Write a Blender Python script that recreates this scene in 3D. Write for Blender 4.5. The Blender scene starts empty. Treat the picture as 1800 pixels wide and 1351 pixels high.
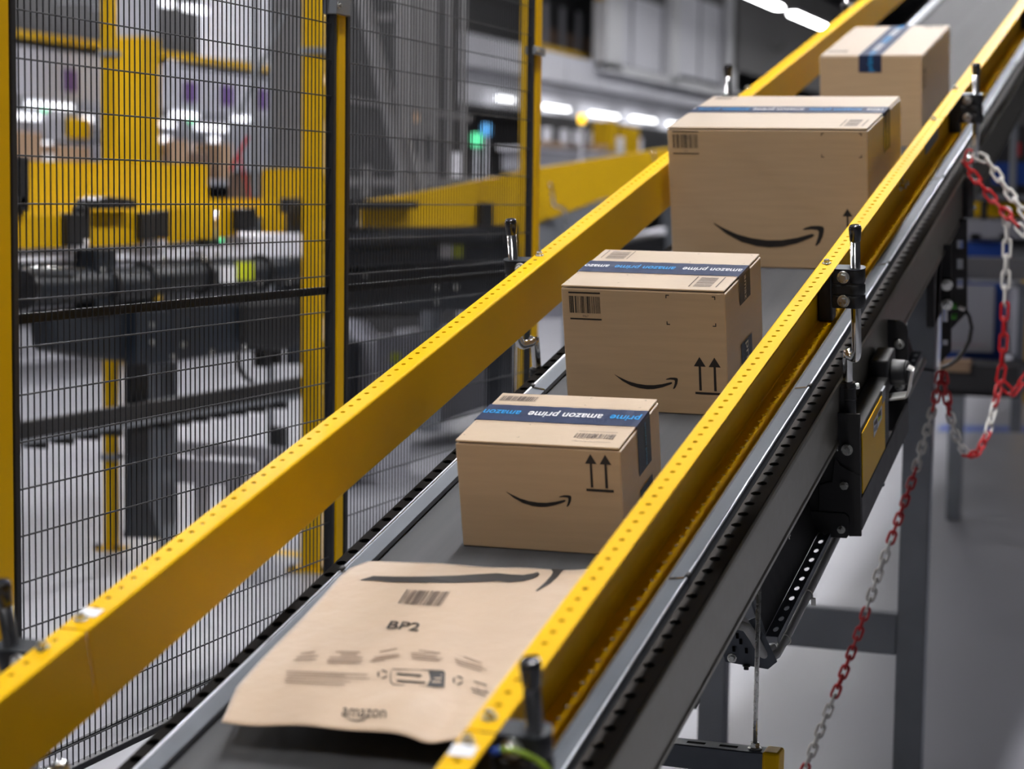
import bpy, bmesh, math, random
from mathutils import Matrix, Vector
random.seed(7)
sc = bpy.context.scene
COL = sc.collection

# ------------------------------------------------------------------ camera, world, exposure
CAMZ = 1.64
F_PX, CX, CY = 3500.0, 900.0, 675.5
# camera axes in world space (X right across the belt, Y along the hall, Z up)
RX = Vector((0.94071268, 0.33894594, 0.01323999))      # image right
RY = Vector((0.04425274, -0.0839333, -0.99548827))     # image down
RZ = Vector((-0.33630544, 0.93705435, -0.0939564))     # view direction
cam_d = bpy.data.cameras.new('camera')
cam = bpy.data.objects.new('camera', cam_d)
COL.objects.link(cam)
cam_d.sensor_fit = 'HORIZONTAL'
cam_d.sensor_width = 36.0
cam_d.lens = F_PX / 1800.0 * 36.0
cam_d.clip_start, cam_d.clip_end = 0.05, 300.0
cam.matrix_world = Matrix(((RX.x, -RY.x, -RZ.x, 0), (RX.y, -RY.y, -RZ.y, 0), (RX.z, -RY.z, -RZ.z, CAMZ), (0, 0, 0, 1)))
cam_d.dof.use_dof = True
cam_d.dof.focus_distance = 3.6
cam_d.dof.aperture_fstop = 3.5
sc.camera = cam

sc.view_settings.view_transform = 'Standard'
sc.view_settings.look = 'None'
sc.view_settings.gamma = 1.0
sc.view_settings.use_curve_mapping = False
sc.view_settings.exposure = 0.09

world = bpy.data.worlds.new('hall_air')
sc.world = world
world.use_nodes = True
world.node_tree.nodes['Background'].inputs[0].default_value = (0.62, 0.68, 0.80, 1)
world.node_tree.nodes['Background'].inputs[1].default_value = 0.10

LAMP_POWER = 212.0          # emission of the ceiling lamps
LAMP_Z = 6.2

# ------------------------------------------------------------------ helpers
INC = math.radians(13.3)
CA, SA = math.cos(INC), math.sin(INC)
CONV = Matrix.Translation((0, 0, CAMZ)) @ Matrix.Rotation(INC, 4, 'X')   # (x, along, normal) -> world
I4 = Matrix.Identity(4)
XC = -1.0223               # centre line of the belt


def at(px, py, depth):
    """world point seen at a pixel of the photograph at a distance along the view axis"""
    v = (RX * ((px - CX) / F_PX) + RY * ((py - CY) / F_PX) + RZ) * depth
    return Vector((v.x, v.y, v.z + CAMZ))


def atx(px, py, x):
    v = RX * (px - CX) + RY * (py - CY) + RZ * F_PX
    v = v * (x / v.x)
    return Vector((v.x, v.y, v.z + CAMZ))


def aty(px, py, y):
    v = RX * (px - CX) + RY * (py - CY) + RZ * F_PX
    v = v * (y / v.y)
    return Vector((v.x, v.y, v.z + CAMZ))


def srgb(r, g, b):
    f = lambda c: (c / 12.92 if c <= 0.04045 else ((c + 0.055) / 1.055) ** 2.4)
    return (f(r / 255), f(g / 255), f(b / 255))


MATS = {}


def mat(name, col, rough=0.5, metal=0.0, spec=0.5, sheen=0.0, emit=None, noise=None, bump=None, coat=0.0, alpha=None):
    m = bpy.data.materials.new(name)
    m.use_nodes = True
    nt = m.node_tree
    b = nt.nodes['Principled BSDF']
    b.inputs['Base Color'].default_value = (*col, 1)
    b.inputs['Roughness'].default_value = rough
    b.inputs['Metallic'].default_value = metal
    b.inputs['Specular IOR Level'].default_value = spec
    if sheen:
        b.inputs['Sheen Weight'].default_value = sheen
        b.inputs['Sheen Roughness'].default_value = 0.45
    if coat:
        b.inputs['Coat Weight'].default_value = coat
        b.inputs['Coat Roughness'].default_value = 0.15
    if emit:
        b.inputs['Emission Color'].default_value = (*emit[0], 1)
        b.inputs['Emission Strength'].default_value = emit[1]
    tc = None
    if noise or bump:
        tc = nt.nodes.new('ShaderNodeTexCoord')
    if noise:        # (scale vector, amount, detail)
        sv, amt = noise[0], noise[1]
        mp = nt.nodes.new('ShaderNodeMapping')
        mp.inputs['Scale'].default_value = sv
        nz = nt.nodes.new('ShaderNodeTexNoise')
        nz.inputs['Scale'].default_value = 1.0
        nz.inputs['Detail'].default_value = 5.0
        mx = nt.nodes.new('ShaderNodeMix')
        mx.data_type = 'RGBA'
        mx.blend_type = 'MULTIPLY'
        mx.inputs['Factor'].default_value = 1.0
        mx.inputs['A'].default_value = (*col, 1)
        rp = nt.nodes.new('ShaderNodeMapRange')
        rp.inputs['From Min'].default_value = 0.3
        rp.inputs['From Max'].default_value = 0.7
        rp.inputs['To Min'].default_value = 1.0 - amt
        rp.inputs['To Max'].default_value = 1.0 + amt * 0.4
        nt.links.new(tc.outputs['Object'], mp.inputs['Vector'])
        nt.links.new(mp.outputs['Vector'], nz.inputs['Vector'])
        nt.links.new(nz.outputs['Fac'], rp.inputs['Value'])
        nt.links.new(rp.outputs['Result'], mx.inputs['B'])
        nt.links.new(mx.outputs['Result'], b.inputs['Base Color'])
        r2 = nt.nodes.new('ShaderNodeMapRange')
        r2.inputs['To Min'].default_value = max(0.03, rough - 0.1)
        r2.inputs['To Max'].default_value = min(1.0, rough + 0.1)
        nt.links.new(nz.outputs['Fac'], r2.inputs['Value'])
        nt.links.new(r2.outputs['Result'], b.inputs['Roughness'])
    if bump:         # (scale vector, strength, distance)
        mp2 = nt.nodes.new('ShaderNodeMapping')
        mp2.inputs['Scale'].default_value = bump[0]
        n2 = nt.nodes.new('ShaderNodeTexNoise')
        n2.inputs['Scale'].default_value = 1.0
        n2.inputs['Detail'].default_value = 3.0
        bp = nt.nodes.new('ShaderNodeBump')
        bp.inputs['Strength'].default_value = bump[1]
        bp.inputs['Distance'].default_value = bump[2]
        nt.links.new(tc.outputs['Object'], mp2.inputs['Vector'])
        nt.links.new(mp2.outputs['Vector'], n2.inputs['Vector'])
        nt.links.new(n2.outputs['Fac'], bp.inputs['Height'])
        nt.links.new(bp.outputs['Normal'], b.inputs['Normal'])
    MATS[name] = m
    return m


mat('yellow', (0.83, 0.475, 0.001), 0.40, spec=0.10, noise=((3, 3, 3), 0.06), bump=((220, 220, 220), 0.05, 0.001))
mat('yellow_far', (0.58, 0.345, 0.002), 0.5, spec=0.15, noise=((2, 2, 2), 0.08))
mat('galv', (0.115, 0.128, 0.148), 0.44, 0.3, noise=((30, 30, 30), 0.10))
mat('ridge_glint', (0.66, 0.70, 0.76), 0.30, 0.9)
mat('galv_dull', (0.25, 0.265, 0.29), 0.5, 0.5, noise=((8, 8, 8), 0.12))
mat('alu', (0.29, 0.275, 0.225), 0.36, 0.8, noise=((2, 60, 60), 0.08))
mat('chrome', (0.72, 0.72, 0.70), 0.14, 1.0)
mat('bolt', (0.66, 0.66, 0.62), 0.28, 0.95, noise=((90, 90, 90), 0.12))
mat('black', (0.012, 0.012, 0.013), 0.42, noise=((14, 14, 14), 0.1))
mat('black_gloss', (0.010, 0.010, 0.012), 0.16, coat=0.4)
mat('black_steel', (0.020, 0.019, 0.019), 0.5, spec=0.35, noise=((20, 20, 20), 0.15))
mat('flange', (0.044, 0.039, 0.035), 0.7, 0.0, spec=0.08, noise=((25, 25, 25), 0.15))
mat('hole_dark', (0.004, 0.004, 0.004), 0.9, spec=0.05)
mat('belt', (0.100, 0.100, 0.104), 0.8, spec=0.12, noise=((26, 0.9, 10), 0.16), bump=((900, 900, 900), 0.25, 0.001))
mat('card', (0.525, 0.365, 0.207), 0.5, spec=0.5, sheen=1.0, noise=((7, 7, 90), 0.07), bump=((60, 60, 260), 0.10, 0.002))
mat('card_edge', (0.36, 0.23, 0.13), 0.8, noise=((60, 60, 60), 0.15))
mat('kraft', (0.56, 0.41, 0.28), 0.55, spec=0.4, sheen=0.8, noise=((9, 9, 9), 0.06), bump=((13, 13, 13), 0.5, 0.008))
mat('tape', (0.020, 0.032, 0.080), 0.40, spec=0.25, noise=((40, 40, 40), 0.18))
mat('ink', (0.013, 0.010, 0.009), 0.55)
mat('ink_soft', (0.12, 0.085, 0.065), 0.6)
mat('ink_fold', (0.33, 0.22, 0.135), 0.7)
mat('tape_white', (0.80, 0.80, 0.80), 0.35)
mat('tape_blue', (0.015, 0.30, 0.68), 0.35)
mat('white', (0.78, 0.78, 0.80), 0.5, noise=((4, 4, 4), 0.04))
mat('white_far', (0.80, 0.80, 0.86), 0.6, noise=((0.5, 0.5, 0.5), 0.08))
mat('grey_far', (0.36, 0.36, 0.40), 0.6, noise=((0.6, 0.6, 0.6), 0.1))
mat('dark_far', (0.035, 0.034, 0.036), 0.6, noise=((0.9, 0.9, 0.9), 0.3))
mat('canopy_white', (0.42, 0.42, 0.47), 0.6, noise=((0.5, 0.5, 0.5), 0.1))
mat('dark_wall', (0.14, 0.14, 0.15), 0.8, noise=((0.3, 0.3, 0.3), 0.1))
mat('frame_grey', (0.17, 0.165, 0.17), 0.6, noise=((0.6, 0.6, 0.6), 0.1))
mat('banner', (0.13, 0.125, 0.125), 0.7, noise=((0.5, 0.5, 0.5), 0.06))
mat('navy', (0.010, 0.016, 0.026), 0.4, noise=((5, 5, 5), 0.2))
mat('graphite', (0.010, 0.014, 0.020), 0.45, 0.0, noise=((9, 9, 9), 0.15))
mat('wire', (0.018, 0.019, 0.022), 0.45, 0.2, noise=((30, 30, 30), 0.1))
mat('purple', (0.13, 0.07, 0.22), 0.6, noise=((5, 5, 5), 0.1))
mat('red', (0.50, 0.008, 0.012), 0.35, noise=((30, 30, 30), 0.12))
mat('chain_white', (0.70, 0.68, 0.64), 0.4, noise=((30, 30, 30), 0.12))
mat('blue', (0.01, 0.06, 0.32), 0.45, noise=((6, 6, 6), 0.1))
mat('lime', (0.55, 0.62, 0.01), 0.5, noise=((9, 9, 9), 0.08))
mat('green', (0.05, 0.30, 0.02), 0.4)
mat('cable_grey', (0.42, 0.42, 0.40), 0.5)
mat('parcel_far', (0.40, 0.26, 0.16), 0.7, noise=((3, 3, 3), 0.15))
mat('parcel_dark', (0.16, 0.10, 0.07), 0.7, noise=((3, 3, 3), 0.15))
mat('concrete', (0.25, 0.25, 0.275), 0.34, spec=0.4, noise=((1.3, 1.3, 1.3), 0.10), bump=((30, 30, 30), 0.03, 0.002))
mat('lamp', (0.9, 0.9, 0.9), 0.5, emit=((0.985, 0.98, 1.0), LAMP_POWER))
mat('lamp_far', (0.9, 0.9, 0.9), 0.5, emit=((0.97, 0.98, 1.0), 5.0))
mat('lamp_station', (0.9, 0.9, 0.9), 0.5, emit=((0.90, 0.93, 1.0), 1.6))
mat('lamp_highbay', (0.9, 0.9, 0.9), 0.5, emit=((0.98, 0.98, 1.0), 24.0))
mat('lamp_green', (0.1, 0.8, 0.4), 0.4, emit=((0.14, 0.80, 0.35), 1.1))
mat('lamp_amber', (0.9, 0.5, 0.0), 0.4, emit=((1.0, 0.60, 0.02), 2.2))
mat('lamp_blue', (0.1, 0.4, 0.9), 0.4, emit=((0.12, 0.42, 0.75), 0.8))
mat('ceiling_paint', (0.20, 0.20, 0.21), 0.8, noise=((0.4, 0.4, 0.4), 0.1))
mat('wall_paint', (0.34, 0.34, 0.37), 0.7, noise=((0.3, 0.3, 0.3), 0.08))
mat('earth_wire', (0.28, 0.42, 0.02), 0.4, noise=((60, 3, 3), 0.35))


class MB:
    """collects shapes, then links them as one mesh object"""

    def __init__(self, space=I4):
        self.v, self.f, self.s, self.sp = [], [], [], space

    def add(self, vs, fs, smooth=False):
        o = len(self.v)
        self.v += [Vector(p) for p in vs]
        self.f += [tuple(i + o for i in f) for f in fs]
        self.s += [smooth] * len(fs)
        return self

    def box(self, x0, x1, y0, y1, z0, z1):
        return self.add([(x0, y0, z0), (x1, y0, z0), (x1, y1, z0), (x0, y1, z0), (x0, y0, z1), (x1, y0, z1), (x1, y1, z1), (x0, y1, z1)],
                        [(0, 3, 2, 1), (4, 5, 6, 7), (0, 1, 5, 4), (1, 2, 6, 5), (2, 3, 7, 6), (3, 0, 4, 7)])

    def bar(self, p, q, w, h, up=(0, 0, 1)):
        p, q = Vector(p), Vector(q)
        d = (q - p).normalized()
        s = d.cross(Vector(up))
        s = s.normalized() if s.length > 1e-5 else Vector((1, 0, 0))
        u = s.cross(d)
        vs = []
        for e in (p, q):
            for a, b in ((-1, -1), (1, -1), (1, 1), (-1, 1)):
                vs.append(e + s * (a * w / 2) + u * (b * h / 2))
        return self.add(vs, [(3, 2, 1, 0), (4, 5, 6, 7), (0, 1, 5, 4), (1, 2, 6, 5), (2, 3, 7, 6), (3, 0, 4, 7)])

    def cyl(self, p, q, r, n=16, r2=None):
        p, q = Vector(p), Vector(q)
        r2 = r if r2 is None else r2
        d = (q - p).normalized()
        s = d.orthogonal().normalized()
        u = d.cross(s)
        ring = [s * math.cos(2 * math.pi * i / n) + u * math.sin(2 * math.pi * i / n) for i in range(n)]
        o = len(self.v)
        self.v += [p + e * r for e in ring] + [q + e * r2 for e in ring]
        for i in range(n):
            j = (i + 1) % n
            self.f.append((o + i, o + j, o + n + j, o + n + i))
            self.s.append(n > 6)
        self.f += [tuple(o + i for i in reversed(range(n))), tuple(o + n + i for i in range(n))]
        self.s += [False, False]
        return self

    def tube(self, pts, r, n=10, closed=False):
        pts = [Vector(p) for p in pts]
        m = len(pts)
        o = len(self.v)
        prev = None
        for i, p in enumerate(pts):
            if closed:
                d = pts[(i + 1) % m] - pts[i - 1]
            else:
                d = pts[min(i + 1, m - 1)] - pts[max(i - 1, 0)]
            d.normalize()
            s = (prev - d * prev.dot(d)).normalized() if prev is not None else d.orthogonal().normalized()
            prev = s
            u = d.cross(s)
            rr = r[i] if isinstance(r, (list, tuple)) else r
            self.v += [p + (s * math.cos(2 * math.pi * k / n) + u * math.sin(2 * math.pi * k / n)) * rr for k in range(n)]
        for i in range(m if closed else m - 1):
            a, b = o + i * n, o + ((i + 1) % m) * n
            for k in range(n):
                l = (k + 1) % n
                self.f.append((a + k, a + l, b + l, b + k))
                self.s.append(True)
        if not closed:
            self.f += [tuple(o + k for k in reversed(range(n))), tuple(o + (m - 1) * n + k for k in range(n))]
            self.s += [False, False]
        return self

    def poly(self, pts):
        return self.add(pts, [tuple(range(len(pts)))])

    def prism(self, pts, off):
        """closed polygon extruded by the vector off"""
        off = Vector(off)
        n = len(pts)
        a = [Vector(p) for p in pts]
        vs = a + [p + off for p in a]
        fs = [tuple(reversed(range(n))), tuple(range(n, 2 * n))]
        fs += [(i, (i + 1) % n, n + (i + 1) % n, n + i) for i in range(n)]
        return self.add(vs, fs)

    def sweep(self, prof, d0, d1):
        """closed (x, n) outline swept along the belt"""
        return self.prism([(x, d0, n) for x, n in prof], (0, d1 - d0, 0))

    def build(self, name, m, parent=None, bevel=0.0, seg=2, base=None):
        me = bpy.data.meshes.new(name)
        if parent is not None:
            inv = WORLD[parent.name].inverted() @ self.sp
        elif base is not None:
            inv = base.inverted() @ self.sp
        else:
            inv = self.sp
        me.from_pydata([inv @ v for v in self.v], [], self.f)
        me.polygons.foreach_set('use_smooth', self.s)
        me.update()
        bm = bmesh.new()
        bm.from_mesh(me)
        bmesh.ops.recalc_face_normals(bm, faces=bm.faces)
        bm.to_mesh(me)
        bm.free()
        me.materials.append(MATS[m])
        o = bpy.data.objects.new(name, me)
        COL.objects.link(o)
        if parent is not None:
            o.parent = parent
            WORLD[o.name] = WORLD[parent.name]
        else:
            WORLD[o.name] = base.copy() if base is not None else I4.copy()
            if base is not None:
                o.matrix_world = base
        if bevel:
            bv = o.modifiers.new('bevel', 'BEVEL')
            bv.width = bevel
            bv.segments = seg
            bv.limit_method = 'ANGLE'
            bv.angle_limit = math.radians(40)
        return o


WORLD = {}


def tag(o, label, cat, group=None):
    o['label'] = label
    o['category'] = cat
    if group:
        o['group'] = group
    return o


def structure(o, label=None):
    o['kind'] = 'structure'
    if label:
        o['label'] = label
    return o


def thing(name, label, cat, M, group=None):
    o = bpy.data.objects.new(name, None)
    COL.objects.link(o)
    o.empty_display_size = 0.05
    o.matrix_world = M
    WORLD[o.name] = M.copy()
    return tag(o, label, cat, group)


def lab(o, label):
    o['label'] = label
    return o


def copy_tree(o, M=None, parent=None):
    c = o.copy()
    COL.objects.link(c)
    if parent is not None:
        c.parent = parent
        WORLD[c.name] = WORLD[parent.name]
    if M is not None:
        c.matrix_world = M
        WORLD[c.name] = M.copy()
    for ch in o.children:
        copy_tree(ch, None, c)
    return c


def cv(x, d, n):
    return CONV @ Matrix.Translation((x, d, n))


def mw(v):
    return Matrix.Translation(v)


FONT_CACHE = {}


def text_geo(s, bold=0.0):
    """flat letters as vertices and faces, scaled to unit width"""
    key = (s, bold)
    if key in FONT_CACHE:
        return FONT_CACHE[key]
    cu = bpy.data.curves.new('letters', 'FONT')
    cu.body = s
    cu.size = 1.0
    cu.offset = bold
    cu.resolution_u = 3
    ob = bpy.data.objects.new('letters', cu)
    COL.objects.link(ob)
    bpy.context.view_layer.update()
    dg = bpy.context.evaluated_depsgraph_get()
    me = bpy.data.meshes.new_from_object(ob.evaluated_get(dg))
    vs = [v.co.copy() for v in me.vertices]
    fs = [tuple(p.vertices) for p in me.polygons]
    bpy.data.objects.remove(ob)
    bpy.data.curves.remove(cu)
    bpy.data.meshes.remove(me)
    x0, x1 = min(v.x for v in vs), max(v.x for v in vs)
    w = x1 - x0
    vs = [((v.x - x0) / w, v.y / w) for v in vs]
    FONT_CACHE[key] = (vs, fs)
    return FONT_CACHE[key]


def hexbolt(parent, p, axis, r, h, name='bolt', sp=I4, washer=True, m='bolt'):
    b = MB(sp)
    p, axis = Vector(p), Vector(axis).normalized()
    if washer:
        b.cyl(p, p + axis * h * 0.28, r * 1.45, 18)
    b.cyl(p + axis * h * 0.28, p + axis * h, r, 6)
    return b.build(name, m, parent, bevel=r * 0.12, seg=1)


# ------------------------------------------------------------------ the setting
HALL = (-34.0, 12.0, -9.0, 95.0)
b = MB().box(HALL[0], HALL[1], HALL[2], HALL[3], -0.2, 0.0)
structure(b.build('floor', 'concrete'), 'light grey polished concrete floor')
b = MB().box(HALL[0], HALL[1], HALL[2], HALL[3], 9.4, 9.6)
structure(b.build('ceiling', 'ceiling_paint'))
b = MB().box(HALL[0] - 0.2, HALL[0], HALL[2], HALL[3], 0, 9.4)
structure(b.build('wall_left', 'wall_paint'))
b = MB().box(HALL[1], HALL[1] + 0.2, HALL[2], HALL[3], 0, 9.4)
structure(b.build('wall_right', 'wall_paint'))
b = MB().box(HALL[0], HALL[1], HALL[3], HALL[3] + 0.2, 0, 9.4)
structure(b.build('wall_back', 'wall_paint'))
b = MB().box(HALL[0], HALL[1], HALL[2] - 0.2, HALL[2], 0, 9.4)
structure(b.build('wall_front', 'dark_wall'))

# ceiling lamps: rows of linear fixtures running along the hall
proto_lamp = None
lamp_rows = [(-11.4, 4.0, 'over the packing stations'), (-6.9, 3.0, 'over the fenced machine'), (-1.08, 3.2, 'over the inclined conveyor')]
for rx, y0, where in lamp_rows:
    for k in ((-1, 0, 1, 2, 3, 4) if rx > -3 else ((0, 2, 4, 6, 8) if rx > -9 else (0, 1, 2, 3, 4, 5, 6))):
        y = y0 + k * 4.2 - (0.9 if k < 0 else 0.0)  # the lamp behind the camera is added to brighten the box fronts
        if rx < -10 and y > 30:
            continue
        M = mw((rx, y, LAMP_Z))
        if proto_lamp is None:
            proto_lamp = thing('ceiling_lamp', 'linear ceiling lamp ' + where, 'lamp', M, 'linear ceiling lamps ' + where)
            MB(M).box(-0.09, 0.09, -1.0, 1.0, 0.0, 0.06).build('housing', 'grey_far', proto_lamp)
            MB(M).box(-0.075, 0.075, -0.97, 0.97, -0.012, -0.001).build('diffuser', 'lamp', proto_lamp)
            for yy in (-0.7, 0.7):
                MB(M).cyl((0, yy, 0.06), (0, yy, 9.4 - LAMP_Z), 0.006, 6).build('hanger', 'galv_dull', proto_lamp)
            c = proto_lamp
        else:
            c = copy_tree(proto_lamp, M)
        tag(c, 'linear ceiling lamp ' + where, 'lamp', 'linear ceiling lamps ' + where)


# ------------------------------------------------------------------ inclined conveyor
def holed(b, x0, x1, d0, d1, nt, th, pitch, phase, hx, r, rd=None, ring=14):
    """perforated strip in belt space: one real hole per pitch"""
    rd = rd or r
    k0 = math.ceil((d0 - phase) / pitch + 0.5)
    k1 = math.floor((d1 - phase) / pitch - 0.5)
    a0 = phase + (k0 - 0.5) * pitch
    a1 = phase + (k1 + 0.5) * pitch
    if a0 > d0:
        b.box(x0, x1, d0, a0, nt - th, nt)
    if d1 > a1:
        b.box(x0, x1, a1, d1, nt - th, nt)
    for k in range(k0, k1 + 1):
        dc = phase + k * pitch
        inner, outer = [], []
        for i in range(ring):
            t = 2 * math.pi * (i + 0.5) / ring
            c, s = math.cos(t), math.sin(t)
            inner.append((hx + r * c, dc + rd * s))
            sx = ((x1 - hx) if c > 0 else (hx - x0)) / max(abs(c), 1e-6)
            sy = (pitch / 2) / max(abs(s), 1e-6)
            q = min(sx, sy)
            outer.append([hx + q * c, dc + q * s])
        for i in range(ring):          # pull the corners out to the cell corners
            j = (i + 1) % ring
            for cxr in (x0, x1):
                for cyr in (dc - pitch / 2, dc + pitch / 2):
                    onx = abs(outer[i][0] - cxr) < 1e-6 or abs(outer[j][0] - cxr) < 1e-6
                    ony = abs(outer[i][1] - cyr) < 1e-6 or abs(outer[j][1] - cyr) < 1e-6
                    oi = abs(outer[i][0] - cxr) < 1e-6 and abs(outer[i][1] - cyr) < 1e-6
                    oj = abs(outer[j][0] - cxr) < 1e-6 and abs(outer[j][1] - cyr) < 1e-6
                    same = abs(outer[i][0] - outer[j][0]) < 1e-6 or abs(outer[i][1] - outer[j][1]) < 1e-6
                    if onx and ony and not same and not (oi or oj):
                        outer[i] = [cxr, cyr]
        vs = [(x, d, nt) for x, d in outer] + [(x, d, nt) for x, d in inner]
        vs += [(x, d, nt - th) for x, d in outer] + [(x, d, nt - th) for x, d in inner]
        R = ring
        fs = []
        for i in range(R):
            j = (i + 1) % R
            fs += [(i, j, R + j, R + i), (2 * R + j, 2 * R + i, 3 * R + i, 3 * R + j), (R + i, R + j, 3 * R + j, 3 * R + i)]
        b.add(vs, fs)
    return b


D0, D1, DH = 0.9, 20.0, 9.6       # conveyor runs beyond the frame at both ends
HB = -1.238
conv = thing('belt_conveyor', 'inclined belt conveyor with grey belt carrying the parcels', 'conveyor', cv(XC, 2.0, -1.36))


def belt_part(name, m, b, **k):
    return b.build(name, m, conv, **k)


b = MB(CONV).box(-1.272, -0.773, D0, D1, HB - 0.004, HB)
lab(belt_part('belt', 'belt', b), 'dark grey rubber belt')
b = MB(CONV).box(-1.27, -0.775, D0, D1, HB - 0.055, HB - 0.045)
belt_part('slider_bed', 'galv_dull', b)
b = MB(CONV).box(-1.27, -0.775, D0, D1, HB - 0.112, HB - 0.107)
lab(belt_part('return_belt', 'belt', b), 'returning underside of the belt')


def mir(x):
    return 2 * XC - x


for side in (1, -1):
    fx = (lambda x: x) if side == 1 else mir
    # side channel: perforated top flange, deep web, lower lip
    b = MB(CONV)
    xa, xb = sorted((fx(-0.7480), fx(-0.7133)))
    if side == 1:
        holed(b, xa, xb, D0, DH, -1.2353, 0.003, 0.04755, 2.3648, -0.7362, 0.0088)
    else:
        holed(b, xa, xb, D0, DH, -1.2353, 0.003, 0.04705, 2.995, -1.3200, 0.0088)
    b.box(xa, xb, DH, D1, -1.2383, -1.2353)
    o = belt_part('perforated_flange', 'flange', b)
    lab(o, 'dark flange with a row of round holes')
    b = MB(CONV)
    b.sweep([(fx(x), n) for x, n in ((-0.7133, -1.2380), (-0.7095, -1.2400), (-0.7085, -1.2470), (-0.7110, -1.2500), (-0.7110, -1.3500), (-0.7085, -1.3540), (-0.7085, -1.3610), (-0.7110, -1.3628), (-0.7500, -1.3628), (-0.7500, -1.3590), (-0.7150, -1.3590), (-0.7150, -1.2400))], D0, D1)
    lab(belt_part('side_channel', 'alu', b), 'smooth aluminium side profile')
    b = MB(CONV)
    xs = sorted((fx(-0.7475), fx(-0.7160)))
    b.box(xs[0], xs[1], D0, D1, -1.30, -1.2395)
    belt_part('hole_shade', 'hole_dark', b)  # black block stands in for the shade seen through the flange holes
    # galvanised edge strips, one per section, with a small gap at each joint
    js = [D0] + [0.83 + 0.9252 * k for k in range(1, 22) if 0.83 + 0.9252 * k < D1] + [D1]
    for i in range(len(js) - 1):
        g = 0.0014
        sh = 0.0 if side == 1 else -0.078
        a_, c_ = js[i] + g + (sh if i else 0), js[i + 1] - g + (sh if i + 1 < len(js) - 1 else 0)
        prof = [(-0.7800, -1.2340), (-0.7800, -1.2253), (-0.7565, -1.2216), (-0.7540, -1.2206), (-0.7520, -1.2208), (-0.7505, -1.2222), (-0.7482, -1.2350), (-0.7500, -1.2352), (-0.7524, -1.2245), (-0.7560, -1.2238), (-0.7785, -1.2275), (-0.7785, -1.2340)]
        b = MB(CONV).sweep([(fx(x), n) for x, n in prof], a_, c_)
        belt_part('edge_strip', 'galv', b)
        if i and c_ < DH:
            b = MB(CONV)
            xq = fx(-0.7520)
            b.cyl((xq, a_ - 0.002, -1.2200), (xq, a_ + 0.012, -1.2200), 0.0042, 10)
            belt_part('joint_clip', 'black_steel', b)
            b = MB(CONV)
            xa, xb = sorted((fx(-0.7795), fx(-0.7545)))
            b.add([(fx(-0.7795), a_ - 0.004, -1.2246), (fx(-0.7795), a_ + 0.003, -1.2246), (fx(-0.7545), a_ + 0.003, -1.2208), (fx(-0.7545), a_ - 0.004, -1.2208)], [(0, 1, 2, 3)])
            b.prism([(fx(-0.7795), a_ - 0.004, -1.2246), (fx(-0.7795), a_ + 0.003, -1.2246), (fx(-0.7545), a_ + 0.003, -1.2208), (fx(-0.7545), a_ - 0.004, -1.2208)], (0, 0, 0.0008))
            belt_part('joint_cover', 'chrome', b)

for xq in (-0.7524, mir(-0.7524)):
    b = MB(CONV).cyl((xq, D0, -1.2212), (xq, D1, -1.2212), 0.0024, 12)
    belt_part('ridge_highlight', 'ridge_glint', b)  # brighter bead added as the highlight along the strip ridge

# supports under the conveyor (upright legs with a cross member)
def belt_z(y, n):
    return CAMZ + (y * SA / CA) + n / CA      # height above floor of the belt-space level n at hall position y


LEGY = 5.28
for lx in (-0.752, -1.290):
    b = MB()
    t = 0.004
    zt = belt_z(LEGY, -1.33)
    b.box(lx - 0.037, lx + 0.037, LEGY - 0.030, LEGY - 0.030 + t, 0.012, zt)
    b.box(lx - 0.037, lx - 0.037 + t, LEGY - 0.030, LEGY + 0.03, 0.012, zt)
    b.box(lx + 0.037 - t, lx + 0.037, LEGY - 0.030, LEGY + 0.03, 0.012, zt)
    b.box(lx + 0.022, lx + 0.037, LEGY + 0.026, LEGY + 0.03, 0.012, zt)
    belt_part('support_leg', 'galv_dull', b, bevel=0.003)
    b = MB().box(lx - 0.07, lx + 0.07, LEGY - 0.07, LEGY + 0.07, 0.0, 0.012)
    belt_part('foot_plate', 'galv_dull', b, bevel=0.002)
    hexbolt(conv, (lx + 0.030, LEGY - 0.048, 0.012), (0, 0, 1), 0.009, 0.014, 'foot_bolt')
p = aty(1585, 1113, LEGY)
b = MB().box(-1.25, -0.79, LEGY - 0.026, LEGY + 0.026, p.z - 0.055, p.z + 0.055)
belt_part('cross_member', 'galv_dull', b, bevel=0.004)
for yy in (1.25, 10.4, 15.0, 19.0):
    for lx in (-0.752, -1.290):
        b = MB().box(lx - 0.037, lx + 0.037, yy - 0.03, yy + 0.03, 0.0, belt_z(yy, -1.33))
        belt_part('support_leg', 'galv_dull', b, bevel=0.003)

# dark top plate where the near leg bolts to the channel, and its slotted hanger plates
b = MB(CONV)
b.box(-0.735, -0.715, 5.02, 5.16, -1.52, -1.34)
belt_part('leg_head_plate', 'black_steel', b, bevel=0.002)

# ------------------------------------------------------------------ yellow guide rails
RN, RB = -1.0, -1.1102


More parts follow.
